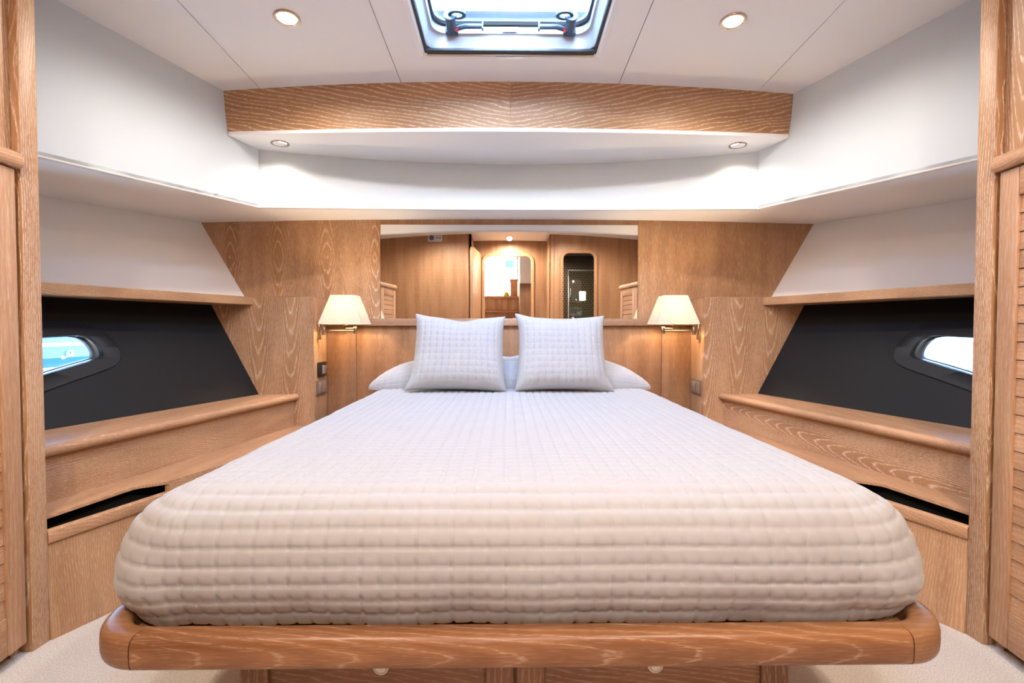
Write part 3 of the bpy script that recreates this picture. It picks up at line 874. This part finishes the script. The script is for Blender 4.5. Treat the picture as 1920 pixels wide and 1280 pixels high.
# slight seam gathers along three lengthwise lines
gath = sum(0.004 * np.exp(-((X - c) / 0.018) ** 2) * np.sin(Y * 150 + c * 30) * np.exp(-((Y - 1.9) / 0.5) ** 2) for c in (-0.36, 0.01, 0.38))
edge = np.clip((Y - IY) / 0.35, 0, 1)
Z = TOPH + quilt_h(X, qs, 0.0030 - 0.0014 * np.clip((Y - IY) / 0.4, 0, 1), 0.0048) + bulge * edge + gath * 0.5
verts = np.stack([X, Y, Z + CH], -1).reshape(-1, 3).tolist()
nx_, ny_ = X.shape
faces = [(i * ny_ + j, (i + 1) * ny_ + j, (i + 1) * ny_ + j + 1, i * ny_ + j + 1) for i in range(nx_ - 1) for j in range(ny_ - 1)]
# perimeter
per = []
for y in yi[::-1]: per.append((-IX, y, -1.0, 0.0))
for a in np.linspace(0, 90, 42)[1:-1]:
    per.append((-IX, IY, -math.cos(math.radians(a)), -math.sin(math.radians(a))))
for x in xi: per.append((x, IY, 0.0, -1.0))
for a in np.linspace(0, 90, 42)[1:-1]:
    per.append((IX, IY, math.sin(math.radians(a)), -math.cos(math.radians(a))))
for y in yi: per.append((IX, y, 1.0, 0.0))
per = np.array(per)
ws_ = per[:, 2:3] ** 2                  # 1 on the sides, 0 at the foot
px_ = per[:, 0] + per[:, 2] * RF * 1.2; py_ = per[:, 1] + per[:, 3] * RF
arc = np.r_[0, np.cumsum(np.hypot(np.diff(px_), np.diff(py_)))]
ic = np.argmin(np.abs(per[:, 0]) + np.abs(per[:, 3] + 1) * 10)
arc = arc - arc[ic]
Pm, Dm = np.meshgrid(arc, dd, indexing='ij')
qq = dd[-1] - Dm
q_h = quilt_h(Pm, qq, 0.0044, 0.0022)
corner = np.exp(-((np.abs(Pm) - (IX + 0.09)) / 0.10) ** 2)
q_h = q_h + corner * (0.006 * wob(Pm, qq, 21, 55)) * np.clip(Dm / 0.12, 0, 1)
fold = 0.010 * np.sin(Pm * 23 + 1.0) * np.clip((Dm - 0.2) / 0.15, 0, 1)
q_h = q_h + fold * 0.35
oo = ws_ * (RS + oS)[None, :] + (1 - ws_) * (RF + oF)[None, :]
hh_ = ws_ * hS[None, :] + (1 - ws_) * hF[None, :]
n_o = ws_ * noS[None, :] + (1 - ws_) * noF[None, :]
n_h = ws_ * nhS[None, :] + (1 - ws_) * nhF[None, :]
R = oo + n_o * q_h
# lift of the hem is uneven
hem = 0.006 * wob(Pm, Pm * 0, 31, 12) * np.clip((Dm - 0.26) / 0.1, 0, 1)
VX_ = per[:, 0:1] + per[:, 2:3] * R
VY_ = per[:, 1:2] + per[:, 3:4] * R
VZ_ = hh_ + n_h * q_h + hem
# first row must meet the top grid
base0 = len(verts)
sv = np.stack([VX_, VY_, VZ_ + CH], -1)
NP = len(per)
for i in range(NP):
    a, b = per[i, 0], per[i, 1]
    iu = int(round((a + IX) / (2 * IX) * (nx_ - 1)))
    jv = int(round((b - IY) / (SB - IY) * (ny_ - 1)))
    z = verts[iu * ny_ + jv]
    w_ = np.clip(1 - dd / 0.02, 0, 1)
    sv[i, :, 2] += (z[2] - sv[i, 0, 2]) * w_
    sv[i, 0] = z
verts += sv.reshape(-1, 3).tolist()
faces += [(base0 + i * ND + j, base0 + (i + 1) * ND + j, base0 + (i + 1) * ND + j + 1, base0 + i * ND + j + 1) for i in range(NP - 1) for j in range(ND - 1)]
def npmesh(name, verts, faces, mat, parent=None):
    me = bpy.data.meshes.new(name)
    me.from_pydata(verts, [], faces)
    bm = bmesh.new(); bm.from_mesh(me)
    bmesh.ops.remove_doubles(bm, verts=bm.verts[:], dist=1e-5)
    bmesh.ops.dissolve_degenerate(bm, dist=1e-6, edges=bm.edges[:])
    bmesh.ops.recalc_face_normals(bm, faces=bm.faces[:])
    bm.to_mesh(me); bm.free()
    me.polygons.foreach_set('use_smooth', [True] * len(me.polygons))
    return link(name, me, mat, parent)
verts = [(v[0] + 0.014, v[1], v[2]) for v in verts]
bs = npmesh('bedspread', verts, faces, QUILT)
put(bs, 'white quilted bedspread covering the mattress down to the rail', 'bedspread')

# covered pillow roll at the bed head
us = np.linspace(-1, 1, 260); vs = np.linspace(0, 1, 110)
U, Vv = np.meshgrid(us, vs, indexing='ij')
HX = 0.752
prf = (1 - np.abs(U) ** 3.2) ** 0.75
hgt = 0.150 * prf * (1 - 0.16 * np.exp(-(U / 0.10) ** 2)) + 0.026
ang = np.pi * (1.06 - 1.06 * Vv)          # front (slightly tucked under) to back
dep = 0.235 - 0.05 * (1 - prf)
yc = 2.745 + 0.02 * (1 - prf)
xx = U * HX
yy = yc + dep * np.sign(np.cos(ang)) * np.abs(np.cos(ang)) ** 0.85
zz = TOPH + 0.002 + np.clip(hgt * np.sign(np.sin(ang)) * np.abs(np.sin(ang)) ** 0.75, -0.004, 1)
qh = quilt_h(xx, Vv * 0.62, 0.0022, 0.0026) + 0.006 * wob(xx, Vv * 0.6, 44, 14)
yy += np.cos(ang) * qh; zz += np.sin(ang) * qh
yy = np.minimum(yy, 3.012)
vv_ = np.stack([xx, yy, zz + CH], -1).reshape(-1, 3).tolist()
ff = [(i * 110 + j, (i + 1) * 110 + j, (i + 1) * 110 + j + 1, i * 110 + j + 1) for i in range(259) for j in range(109)]
for e in (0, 259): ff.append(tuple(e * 110 + j for j in range(110)))
bo = npmesh('bolster_pillow', vv_, ff, QUILT)
put(bo, 'long white quilted pillow roll lying along the bed head', 'pillow')

# two scatter cushions
def cushion(label, cx, cy, yaw, roll, lean, w, hgt_, dip, seed, ears):
    n = 120
    s = np.linspace(-1, 1, n)
    S, T = np.meshgrid(s, s, indexing='ij')
    edge = (1 - S ** 4) * (1 - T ** 4)
    thick = 0.075 * np.clip(edge, 0, 1) ** 0.55
    bx = 1 - 0.055 * (1 - T ** 2)                 # concave sides
    ax = 1 - 0.050 * (1 - S ** 2)
    x = S * w * bx
    z = T * hgt_ * ax
    # slumped base: wider at the bottom, centre dip in the top edge
    x = x * (1 + 0.07 * (1 - T) / 2)
    z = z - dip * np.exp(-((S - 0.05) / 0.35) ** 2) * np.clip((T + 0.1) / 1.1, 0, 1) ** 2
    for (es, et, dx, dz) in ears:
        g = np.exp(-((S - es) ** 2 + (T - et) ** 2) / 0.05)
        x = x + dx * g; z = z + dz * g
    qy = quilt_h(S * w + seed, T * hgt_ + seed * 2, 0.0012, 0.0038) + 0.006 * wob(S * w, T * hgt_, seed, 18)
    qy = qy * np.clip(edge * 2, 0, 1)
    M = Matrix.Rotation(yaw, 4, 'Z') @ Matrix.Rotation(lean, 4, 'X') @ Matrix.Rotation(roll, 4, 'Y')
    R3 = np.array(M.to_3x3())
    vv = []
    for sg in (-1, 1):
        y = sg * (thick + (qy if sg < 0 else qy * 0.5) + 0.0012)
        vv.append(np.stack([x, y, z], -1).reshape(-1, 3))
    P = np.concatenate(vv) @ R3.T
    zmin = P[:, 2].min()
    P[:, 0] += cx; P[:, 1] += cy; P[:, 2] += TOPH + 0.006 - zmin + CH
    N = n * n
    f = [(i * n + j, (i + 1) * n + j, (i + 1) * n + j + 1, i * n + j + 1) for i in range(n - 1) for j in range(n - 1)]
    f2 = [tuple(N + q for q in reversed(t)) for t in f]
    rim = [(i * n) for i in range(n)] + [(n - 1) * n + j for j in range(1, n)] + [i * n + n - 1 for i in range(n - 2, -1, -1)] + [j for j in range(n - 2, 0, -1)]
    f3 = [(rim[i], rim[(i + 1) % len(rim)], N + rim[(i + 1) % len(rim)], N + rim[i]) for i in range(len(rim))]
    o = npmesh('scatter_cushion', P.tolist(), f + f2 + f3, QUILT)
    put(o, label, 'cushion', 'square scatter cushions on the bed')
cushion('square white quilted cushion with a dented top edge', -0.262, 2.47, 0.02, 0.02, -0.32, 0.228, 0.196, 0.020, 11, [(-1, 1, -0.006, 0.012), (1, 1, 0.006, 0.006), (-1, -1, -0.02, -0.004)])
cushion('square white quilted cushion with one pointed upper corner', 0.262, 2.47, -0.02, 0.0, -0.32, 0.222, 0.196, 0.006, 17, [(-1, 1, -0.016, 0.020), (1, 1, 0.006, 0.006), (1, -1, 0.02, -0.004)])

# ------------------------------------------------------------------ reading lamps
for s in (-1, 1):
    lp = thing('reading_lamp', 'swing-arm lamp with cream shade ' + ('above the black control panel' if s < 0 else 'on the column with only a switch'), 'lamp', V(s * 1.136, 2.88, -0.02), group='swing-arm reading lamps')
    box('wall_plate', s * 1.137, s * 1.121, 2.862, 2.892, -0.062, 0.048, CHROME, lp, 0.002)
    box('bracket', s * 1.121, s * 1.092, 2.868, 2.886, -0.034, 0.012, CHROME, lp, 0.002)
    px0, ex0 = s * 1.084, s * 0.905
    tube('pivot', [V(px0, 2.876, -0.036), V(px0, 2.876, 0.018)], 0.010, CHROME, lp)
    tube('arm', [V(px0, 2.876, -0.010), V(ex0, 2.850, -0.010)], 0.0055, CHROME, lp, up=(0, 0, 1))
    box('elbow', ex0 - 0.010, ex0 + 0.010, 2.840, 2.860, -0.026, 0.016, CHROME, lp, 0.002)
    tube('arm', [V(ex0, 2.850, 0.004), V(s * 0.963, 2.850, 0.004)], 0.0045, CHROME, lp)
    tube('stem', [V(s * 0.963, 2.850, -0.006), V(s * 0.963, 2.850, 0.055)], 0.009, CHROME, lp)
    lathe('bulb_socket', [(0.009, 0), (0.015, 0.004), (0.015, 0.035), (0.010, 0.04)], CHROME, lp, V(s * 0.963, 2.850, 0.020))
    lathe('bulb', [(0.006, 0), (0.014, 0.012), (0.017, 0.026), (0.013, 0.042), (0.004, 0.052)], plain('bulb_glass_%d' % (s + 1), (1, 1, 1), 0.4, emit=(1.0, 0.78, 0.5), estr=15), lp, V(s * 0.963, 2.850, 0.058), n=20)
    rings = []
    hb_, ht_ = 0.030, 0.197
    wb, db, wt, dt = 0.121, 0.108, 0.068, 0.056
    cyy = 2.850
    def rect(w, d, h): return [V(s * 0.963 + a, cyy + b, h) for a, b in ((-w, -d), (w, -d), (w, d), (-w, d))]
    sh = loft('shade', [rect(wb, db, hb_), rect(wt, dt, ht_), rect(wt - 0.002, dt - 0.002, ht_), rect(wb - 0.002, db - 0.002, hb_)], SHADE, lp, smooth=False, cap=False)
    tube('spider', [V(s * 0.963 - wt + 0.002, cyy, ht_ - 0.006), V(s * 0.963 + wt - 0.002, cyy, ht_ - 0.006)], 0.0015, CHROME, lp, n=6)
    L = bpy.data.lights.new('reading_bulb', 'POINT')
    L.energy = LAMP_W; L.color = (1.0, 0.78, 0.52); L.shadow_soft_size = 0.02
    lo = bpy.data.objects.new('reading_bulb', L); COL.objects.link(lo)
    lo.parent = lp
    lo.location = Vector(V(s * 0.963, 2.85, 0.125)) - ORG[lp]

# ------------------------------------------------------------------ switches
for s in (-1, 1):
    sw = thing('light_switch', 'taupe double rocker switch ' + ('under the black control panel' if s < 0 else 'alone on its column'), 'switch', V(s * 1.137, 2.92, -0.35), group='double rocker switches')
    box('plate', s * 1.1375, s * 1.128, 2.848, 2.992, -0.392, -0.303, PLATE, sw, 0.003)
    for y0, y1 in ((2.858, 2.916), (2.922, 2.982)):
        box('rocker', s * 1.1285, s * 1.1235, y0, y1, -0.382, -0.313, ROCKER, sw, 0.002)
cp = thing('control_panel', 'small black control panel with a grey screen on the column', 'control panel', V(-1.137, 2.92, -0.24))
box('housing', -1.1375, -1.123, 2.862, 2.978, -0.285, -0.196, DARKPL, cp, 0.006, 3)
box('screen', -1.1235, -1.1215, 2.905, 2.968, -0.268, -0.216, SCREEN, cp, 0.001)

# ------------------------------------------------------------------ aft end of the cabin (seen in the mirror)
YB = -0.40
def arch(x0, x1, h0, h1, r, n=8):
    pts = [(x0, h0), (x1, h0)]
    for i in range(n + 1):
        a = math.radians(90 * i / n); pts.append((x1 - r + r * math.cos(a), h1 - r + r * math.sin(a)))
    for i in range(n + 1):
        a = math.radians(90 + 90 * i / n); pts.append((x0 + r + r * math.cos(a), h1 - r + r * math.sin(a)))
    return pts
S0, S1, ST = 0.700, 1.195, 1.057
wb_ = plate('wall_back', [(-1.86, -0.95), (-0.489, -0.95), (-0.489, 1.45), (-1.86, 1.45)], [], lambda a, b, d: V(a, YB - d, b), 0.04, W_AFT)
put(wb_, 'straight grained oak bulkhead at the aft end, reflected in the mirror', 'wall', kind='structure')
plate('shower_bulkhead', [(0.56, -0.95), (S0, -0.95)] + [(p[0], p[1]) for p in arch(S0, S1, -0.95, ST, 0.12)[::-1][:-1]][0:-1] + [(S1, -0.95), (1.86, -0.95), (1.86, 1.45), (0.56, 1.45)], [], lambda a, b, d: V(a, YB - d, b), 0.04, W_AFT, wb_)
box('recess_side', -0.489, -0.52, -0.95, YB, -0.95, 1.45, W_VY, wb_, 0)
box('recess_side', 0.56, 0.60, -0.95, YB, -0.95, 1.45, W_VY, wb_, 0)
for x in (-0.545, 0.585, 0.64):
    box('edge_strip', x - 0.020, x + 0.020, YB - 0.0005, YB + 0.006, -0.93, 1.28, W_AFTF, wb_, 0.002)
YD = -0.91
D0, D1, DT = -0.375, 0.375, 1.09
dw_arch = arch(D0, D1, -0.95, DT, 0.13)
plate('end_bulkhead', [(-0.52, -0.95), (D0, -0.95)] + dw_arch[::-1][:-2] + [(D1, -0.95), (0.60, -0.95), (0.60, 1.45), (-0.52, 1.45)], [], lambda a, b, d: V(a, YD - d, b), 0.04, W_AFT, wb_)

def arch_path(x0, x1, h0, h1, r, y):
    a = arch(x0, x1, h0, h1, r)
    a = [(x1, h0)] + a[2:] + [(x0, h0)]
    return [V(p[0], y, p[1]) for p in a]
d1 = thing('door_1', 'open oak door in an arched frame, reflected in the mirror', 'door', V(0, YD, -0.93), kind='structure')
pf_ = [(0.040, -0.02), (0.040, 0.012), (0.03, 0.018), (0.0, 0.018), (-0.006, 0.012), (-0.006, -0.05), (0.0, -0.05), (0.0, -0.02)]
sweep('frame', arch_path(D0, D1, -0.93, DT, 0.13, YD), [(p[0], p[1]) for p in pf_], W_AFTF, d1, up=(0, 1, 0))
# open leaf, hinged on the frame
hx0, hy0, hx1, hy1 = -0.385, -0.885, -0.455, -0.155
lf = arch(0, 0.735, -0.915, 1.075, 0.10)
dirv = Vector((hx1 - hx0, hy1 - hy0, 0)).normalized(); nrm = Vector((dirv.y, -dirv.x, 0))
plate('leaf', lf, [], lambda a, b, d: tuple(Vector(V(hx0, hy0, b)) + dirv * a - nrm * d), 0.035, W_AFT, d1)
lathe('handle', [(0.022, 0), (0.022, 0.006), (0.008, 0.008), (0.008, 0.04), (0.020, 0.05), (0.020, 0.06)], STEEL, d1, tuple(Vector(V(hx0, hy0, -0.02)) + dirv * 0.67 - nrm * -0.0), axis=tuple(nrm), n=20)
d2 = thing('door_2', 'arched oak doorway to the dark tiled shower, reflected in the mirror', 'doorway', V(0.95, YB, -0.93), kind='structure')
sweep('frame', arch_path(S0, S1, -0.93, ST, 0.12, YB), [(p[0], p[1]) for p in pf_], W_AFTF, d2, up=(0, 1, 0))

# power socket high on the aft bulkhead
so = thing('power_socket', 'grey double power socket high on the aft oak bulkhead', 'socket', V(-0.97, YB, 1.2))
box('plate', -1.065, -0.875, YB, YB + 0.012, 1.165, 1.265, SOCKETW, so, 0.004)
lathe('socket_well', [(0.034, 0.0), (0.034, 0.004), (0.031, 0.004), (0.031, 0.001)], plain('socket_dark', (0.10, 0.11, 0.13), 0.4), so, V(-1.018, YB + 0.012, 1.215), axis=(0, 1, 0), n=24)
for x in (-0.942, -0.906):
    lathe('jack_hole', [(0.009, 0.0), (0.009, 0.003)], bpy.data.materials['socket_dark'], so, V(x, YB + 0.012, 1.215), axis=(0, 1, 0), n=16)

# shower room
sr = box('wall_shower', 0.602, 2.0, -1.64, -1.60, -0.95, 1.18, PENNY, None, 0)
# window hole is built from four slabs round the opening
bpy.data.objects.remove(sr)
sr = plate('wall_shower', [(0.602, -0.95), (2.0, -0.95), (2.0, 1.18), (0.602, 1.18)], [[(1.14, 0.46), (1.24, 0.46), (1.24, 0.60), (1.14, 0.60)]], lambda a, b, d: V(a, -1.60 - d, b), 0.04, PENNY)
put(sr, 'dark gold penny mosaic shower wall, reflected in the mirror', 'wall', kind='structure')
box('side_tiles', 0.603, 0.625, -1.60, YB - 0.042, -0.95, 1.18, PENNY, sr, 0)
box('side_tiles', 1.90, 1.95, -1.60, YB - 0.042, -0.95, 1.18, PENNY, sr, 0)
box('shower_ceiling', 0.602, 2.0, -1.64, YB - 0.042, 1.16, 1.20, plain('shower_ceiling_grey', (0.16, 0.145, 0.125), 0.6), sr, 0)
w4 = thing('window_4', 'tiny glazed opening added to stand for a window reflection in the shower', 'window', V(1.19, -1.62, 0.53), kind='structure')  # opening added in place of a window reflection in the shower glass
box('mullion', 1.14, 1.24, -1.63, -1.61, 0.538, 0.548, STEEL, w4, 0.001)
box('glass_pane', 1.14, 1.24, -1.622, -1.618, 0.46, 0.60, GLASSC, w4, 0)
downlight(0.78, -1.0, 1.157, (0, 0, -1), 0.045, 'downlight inside the dark mosaic shower', SPOT_W * 0.5)
ss = thing('shower_screen', 'clear glass shower screen in a slim steel frame', 'shower screen', V(1.1, -1.05, -0.93))
box('glass_pane', 0.90, 1.34, -1.054, -1.046, -0.90, 0.86, GLASSS, ss, 0.001)
for x in (0.893, 1.347): box('frame_bar', x - 0.008, x + 0.008, -1.06, -1.04, -0.93, 0.87, STEEL, ss, 0.002)
box('frame_bar', 0.885, 1.355, -1.06, -1.04, 0.86, 0.876, STEEL, ss, 0.002)
box('grab_handle', 0.915, 0.925, -1.04, -1.02, 0.50, 0.60, SOCKETW, ss, 0.002)

# passage aft of the cabin
pw = plate('wall_passage', [(-1.2, -0.95), (1.2, -0.95), (1.2, 1.45), (-1.2, 1.45)], [[(-0.72, 0.60), (-0.085, 0.60), (-0.085, 1.40), (-0.72, 1.40)], [(-0.03, 0.62), (0.16, 0.62), (0.16, 1.40), (-0.03, 1.40)]], lambda a, b, d: V(a, -2.60 - d, b), 0.04, CREAM)
put(pw, 'far wall of the passage with a bright window, seen in the mirror', 'wall', kind='structure')
box('side_wall', -0.80, -0.76, -2.60, -0.952, -0.95, 1.45, W_VY, pw, 0)
box('side_wall', 0.602, 0.62, -2.60, -1.642, -0.95, 1.45, W_VY, pw, 0)
box('upper_partition', 0.19, 0.601, -1.54, -1.50, 0.72, 1.30, CREAM, pw, 0)
box('partition_side', 0.19, 0.215, -2.60, -1.541, -0.93, 1.30, W_VY, pw, 0)
box('lower_partition', 0.185, 0.601, -1.55, -1.50, -0.93, 0.719, W_DRSTILE, pw, 0)
w5 = thing('window_5', 'bright passage window beyond the open door, seen in the mirror', 'window', V(-0.28, -2.60, 0.6), kind='structure')
box('glass_pane', -0.72, -0.085, -2.632, -2.626, 0.60, 1.40, GLASSC, w5, 0)
box('diffuser_blind', -0.715, -0.09, -2.618, -2.616, 0.60, 1.40, BLIND, w5, 0)  # sheet added to soften and warm the daylight from the passage
box('mullion', -0.72, -0.085, -2.625, -2.610, 0.674, 0.680, STEEL, w5, 0.001)
box('sill', -0.74, -0.07, -2.60, -2.585, 0.588, 0.60, STEEL, w5, 0.001)
w6 = thing('window_6', 'narrow passage window behind the light blue chairs', 'window', V(0.06, -2.60, 0.62), kind='structure')
box('glass_pane', -0.03, 0.16, -2.624, -2.618, 0.62, 1.40, GLASSC, w6, 0)
ct = thing('passage_counter', 'pale oak counter below the passage window', 'counter', V(-0.3, -2.45, -0.93))
box('worktop', -0.755, 0.183, -2.58, -2.28, 0.530, 0.570, W_NOSE, ct, 0.004)
box('front', -0.755, 0.183, -2.58, -2.31, 0.330, 0.528, wood('oak_pale', 'z', 'x', 'straight', freq=60, limeamt=0.3, base=(0.52, 0.34, 0.18)), ct, 0.002)
box('lower_shelf', -0.755, 0.183, -2.58, -2.29, 0.290, 0.325, W_NOSE, ct, 0.003)
box('base', -0.755, 0.183, -2.58, -2.34, -0.93, 0.288, W_AFT, ct, 0.002)
BLUEW = plain('pale_blue_vinyl', (0.07, 0.15, 0.19), 0.5)
SEATW = plain('seat_white_vinyl', (0.20, 0.22, 0.23), 0.5)
for k_, (h0, h1, x0, x1, c_) in enumerate(((1.13, 1.30, -0.04, 0.13, BLUEW), (0.88, 1.08, 0.0, 0.17, SEATW))):
    pc_ = thing('helm_chair', ('upper pale blue' if k_ == 0 else 'lower white') + ' seat outside the narrow passage window', 'chair', V(0.05, -3.0, h0), group='seats outside the passage window')
    box('seat_cushion', x0, x1, -3.02, -2.86, h0, h0 + 0.05, c_, pc_, 0.015, 3)
    box('backrest', x0, x1, -3.06, -3.00, h0, h1, c_, pc_, 0.02, 3)
cb = thing('wooden_box', 'light wooden box on the passage counter', 'box', V(0.12, -2.42, 0.57))
box('body', 0.045, 0.170, -2.48, -2.36, 0.570, 0.850, W_NOSE, cb, 0.003)
box('lid', 0.035, 0.178, -2.49, -2.35, 0.850, 0.872, W_NOSE, cb, 0.003)
yb = lathe('yellow_bag', [(0.02, 0), (0.045, 0.006), (0.05, 0.03), (0.04, 0.06), (0.02, 0.08), (0.008, 0.09)], plain('yellow_cloth', (0.62, 0.52, 0.05), 0.7, bump=0.4, bscale=60), None, V(-0.02, -2.40, 0.570), n=20)
put(yb, 'small crumpled yellow bag on the passage counter', 'bag')

# ------------------------------------------------------------------ outside
def sea_mat():
    k = NT('harbour_water')
    tc = k.n('ShaderNodeTexCoord').outputs['Object']
    nz = k.noise(tc, 3.0, 4, 0.6)
    k.l(k.mix(nz, (0.012, 0.05, 0.06), (0.10, 0.20, 0.22)), k.b.inputs['Base Color'])
    k.b.inputs['Roughness'].default_value = 0.12
    k.bump(nz, 0.5, 0.06)
    return k.m
se = mk('sea', [V(-60, -60, -1.05), V(60, -60, -1.05), V(60, 80, -1.05), V(-60, 80, -1.05)], [(0, 1, 2, 3)], sea_mat())
put(se, 'rippled pale harbour water outside the hull', 'water', kind='stuff')
def quay_mat():
    k = NT('weathered_quay')
    tc = k.n('ShaderNodeTexCoord').outputs['Object']
    nz = k.noise(tc, 7.0, 6, 0.7)
    k.l(k.mix(k.ramp(nz, 0.62, 0.72), (0.80, 0.72, 0.60), (0.10, 0.095, 0.09)), k.b.inputs['Base Color'])
    k.b.inputs['Roughness'].default_value = 0.9
    k.bump(nz, 0.6, 0.02)
    return k.m
qy_ = box('quay_wall', 4.6, 6.5, -6, 30, -1.049, 1.3, quay_mat(), None, 0.02)
put(qy_, 'pale stained concrete quay wall outside the hull window', 'quay')
fd = thing('mooring_fender', 'blue-grey fender hanging between hull and quay', 'fender', V(3.1, 3.0, -0.5))
lathe('float', [(0.02, 0), (0.12, 0.04), (0.15, 0.12), (0.15, 0.55), (0.12, 0.66), (0.03, 0.72)], plain('fender_blue', (0.012, 0.03, 0.05), 0.5), fd, V(3.10, 2.55, -0.55), axis=(-0.5, 0.2, 0.8), n=24)
tube('rope', [V(2.77, 2.69, -0.02), V(2.6, 2.9, 1.2)], 0.012, MATT, fd, n=8)
BOATW = plain('boat_white', (0.22, 0.24, 0.26), 0.4, var=0.3)
mb = thing('moored_boat', 'blue hulled boat with a white stripe moored across the water', 'boat', V(-9.5, 10, -1.06))
def hullring(y):
    w = 1.6 * (1 - max(0, (y - 12) / 8) ** 2)
    return [V(-11.2 - w * 0.8, y, -1.06), V(-11.2 + w * 0.9, y, -1.06), V(-11.2 + w * 1.1, y, -0.60), V(-11.2 + w * 1.15, y, 0.05), V(-11.2 - w * 1.1, y, 0.05)]
loft('hull', [hullring(y) for y in lin(2, 19.5, 16)], plain('boat_blue', (0.015, 0.05, 0.10), 0.35, var=0.3), mb, smooth=False)
box('rub_rail', -9.40, -9.32, 3, 13, -0.36, -0.28, BOATW, mb, 0.01)
box('boot_stripe', -9.62, -9.52, 3, 13, -0.84, -0.80, BOATW, mb, 0.01)
box('deckhouse', -12.2, -9.7, 4, 12, 0.05, 1.2, BOATW, mb, 0.05)
for y in (8.3, 9.4, 10.5, 11.6):
    lathe('porthole', [(0.07, 0), (0.07, 0.05), (0.045, 0.05), (0.045, 0.01)], BOATW, mb, V(-9.44, y, -0.52), axis=(1, 0, 0), n=18)

bpy.context.view_layer.update()
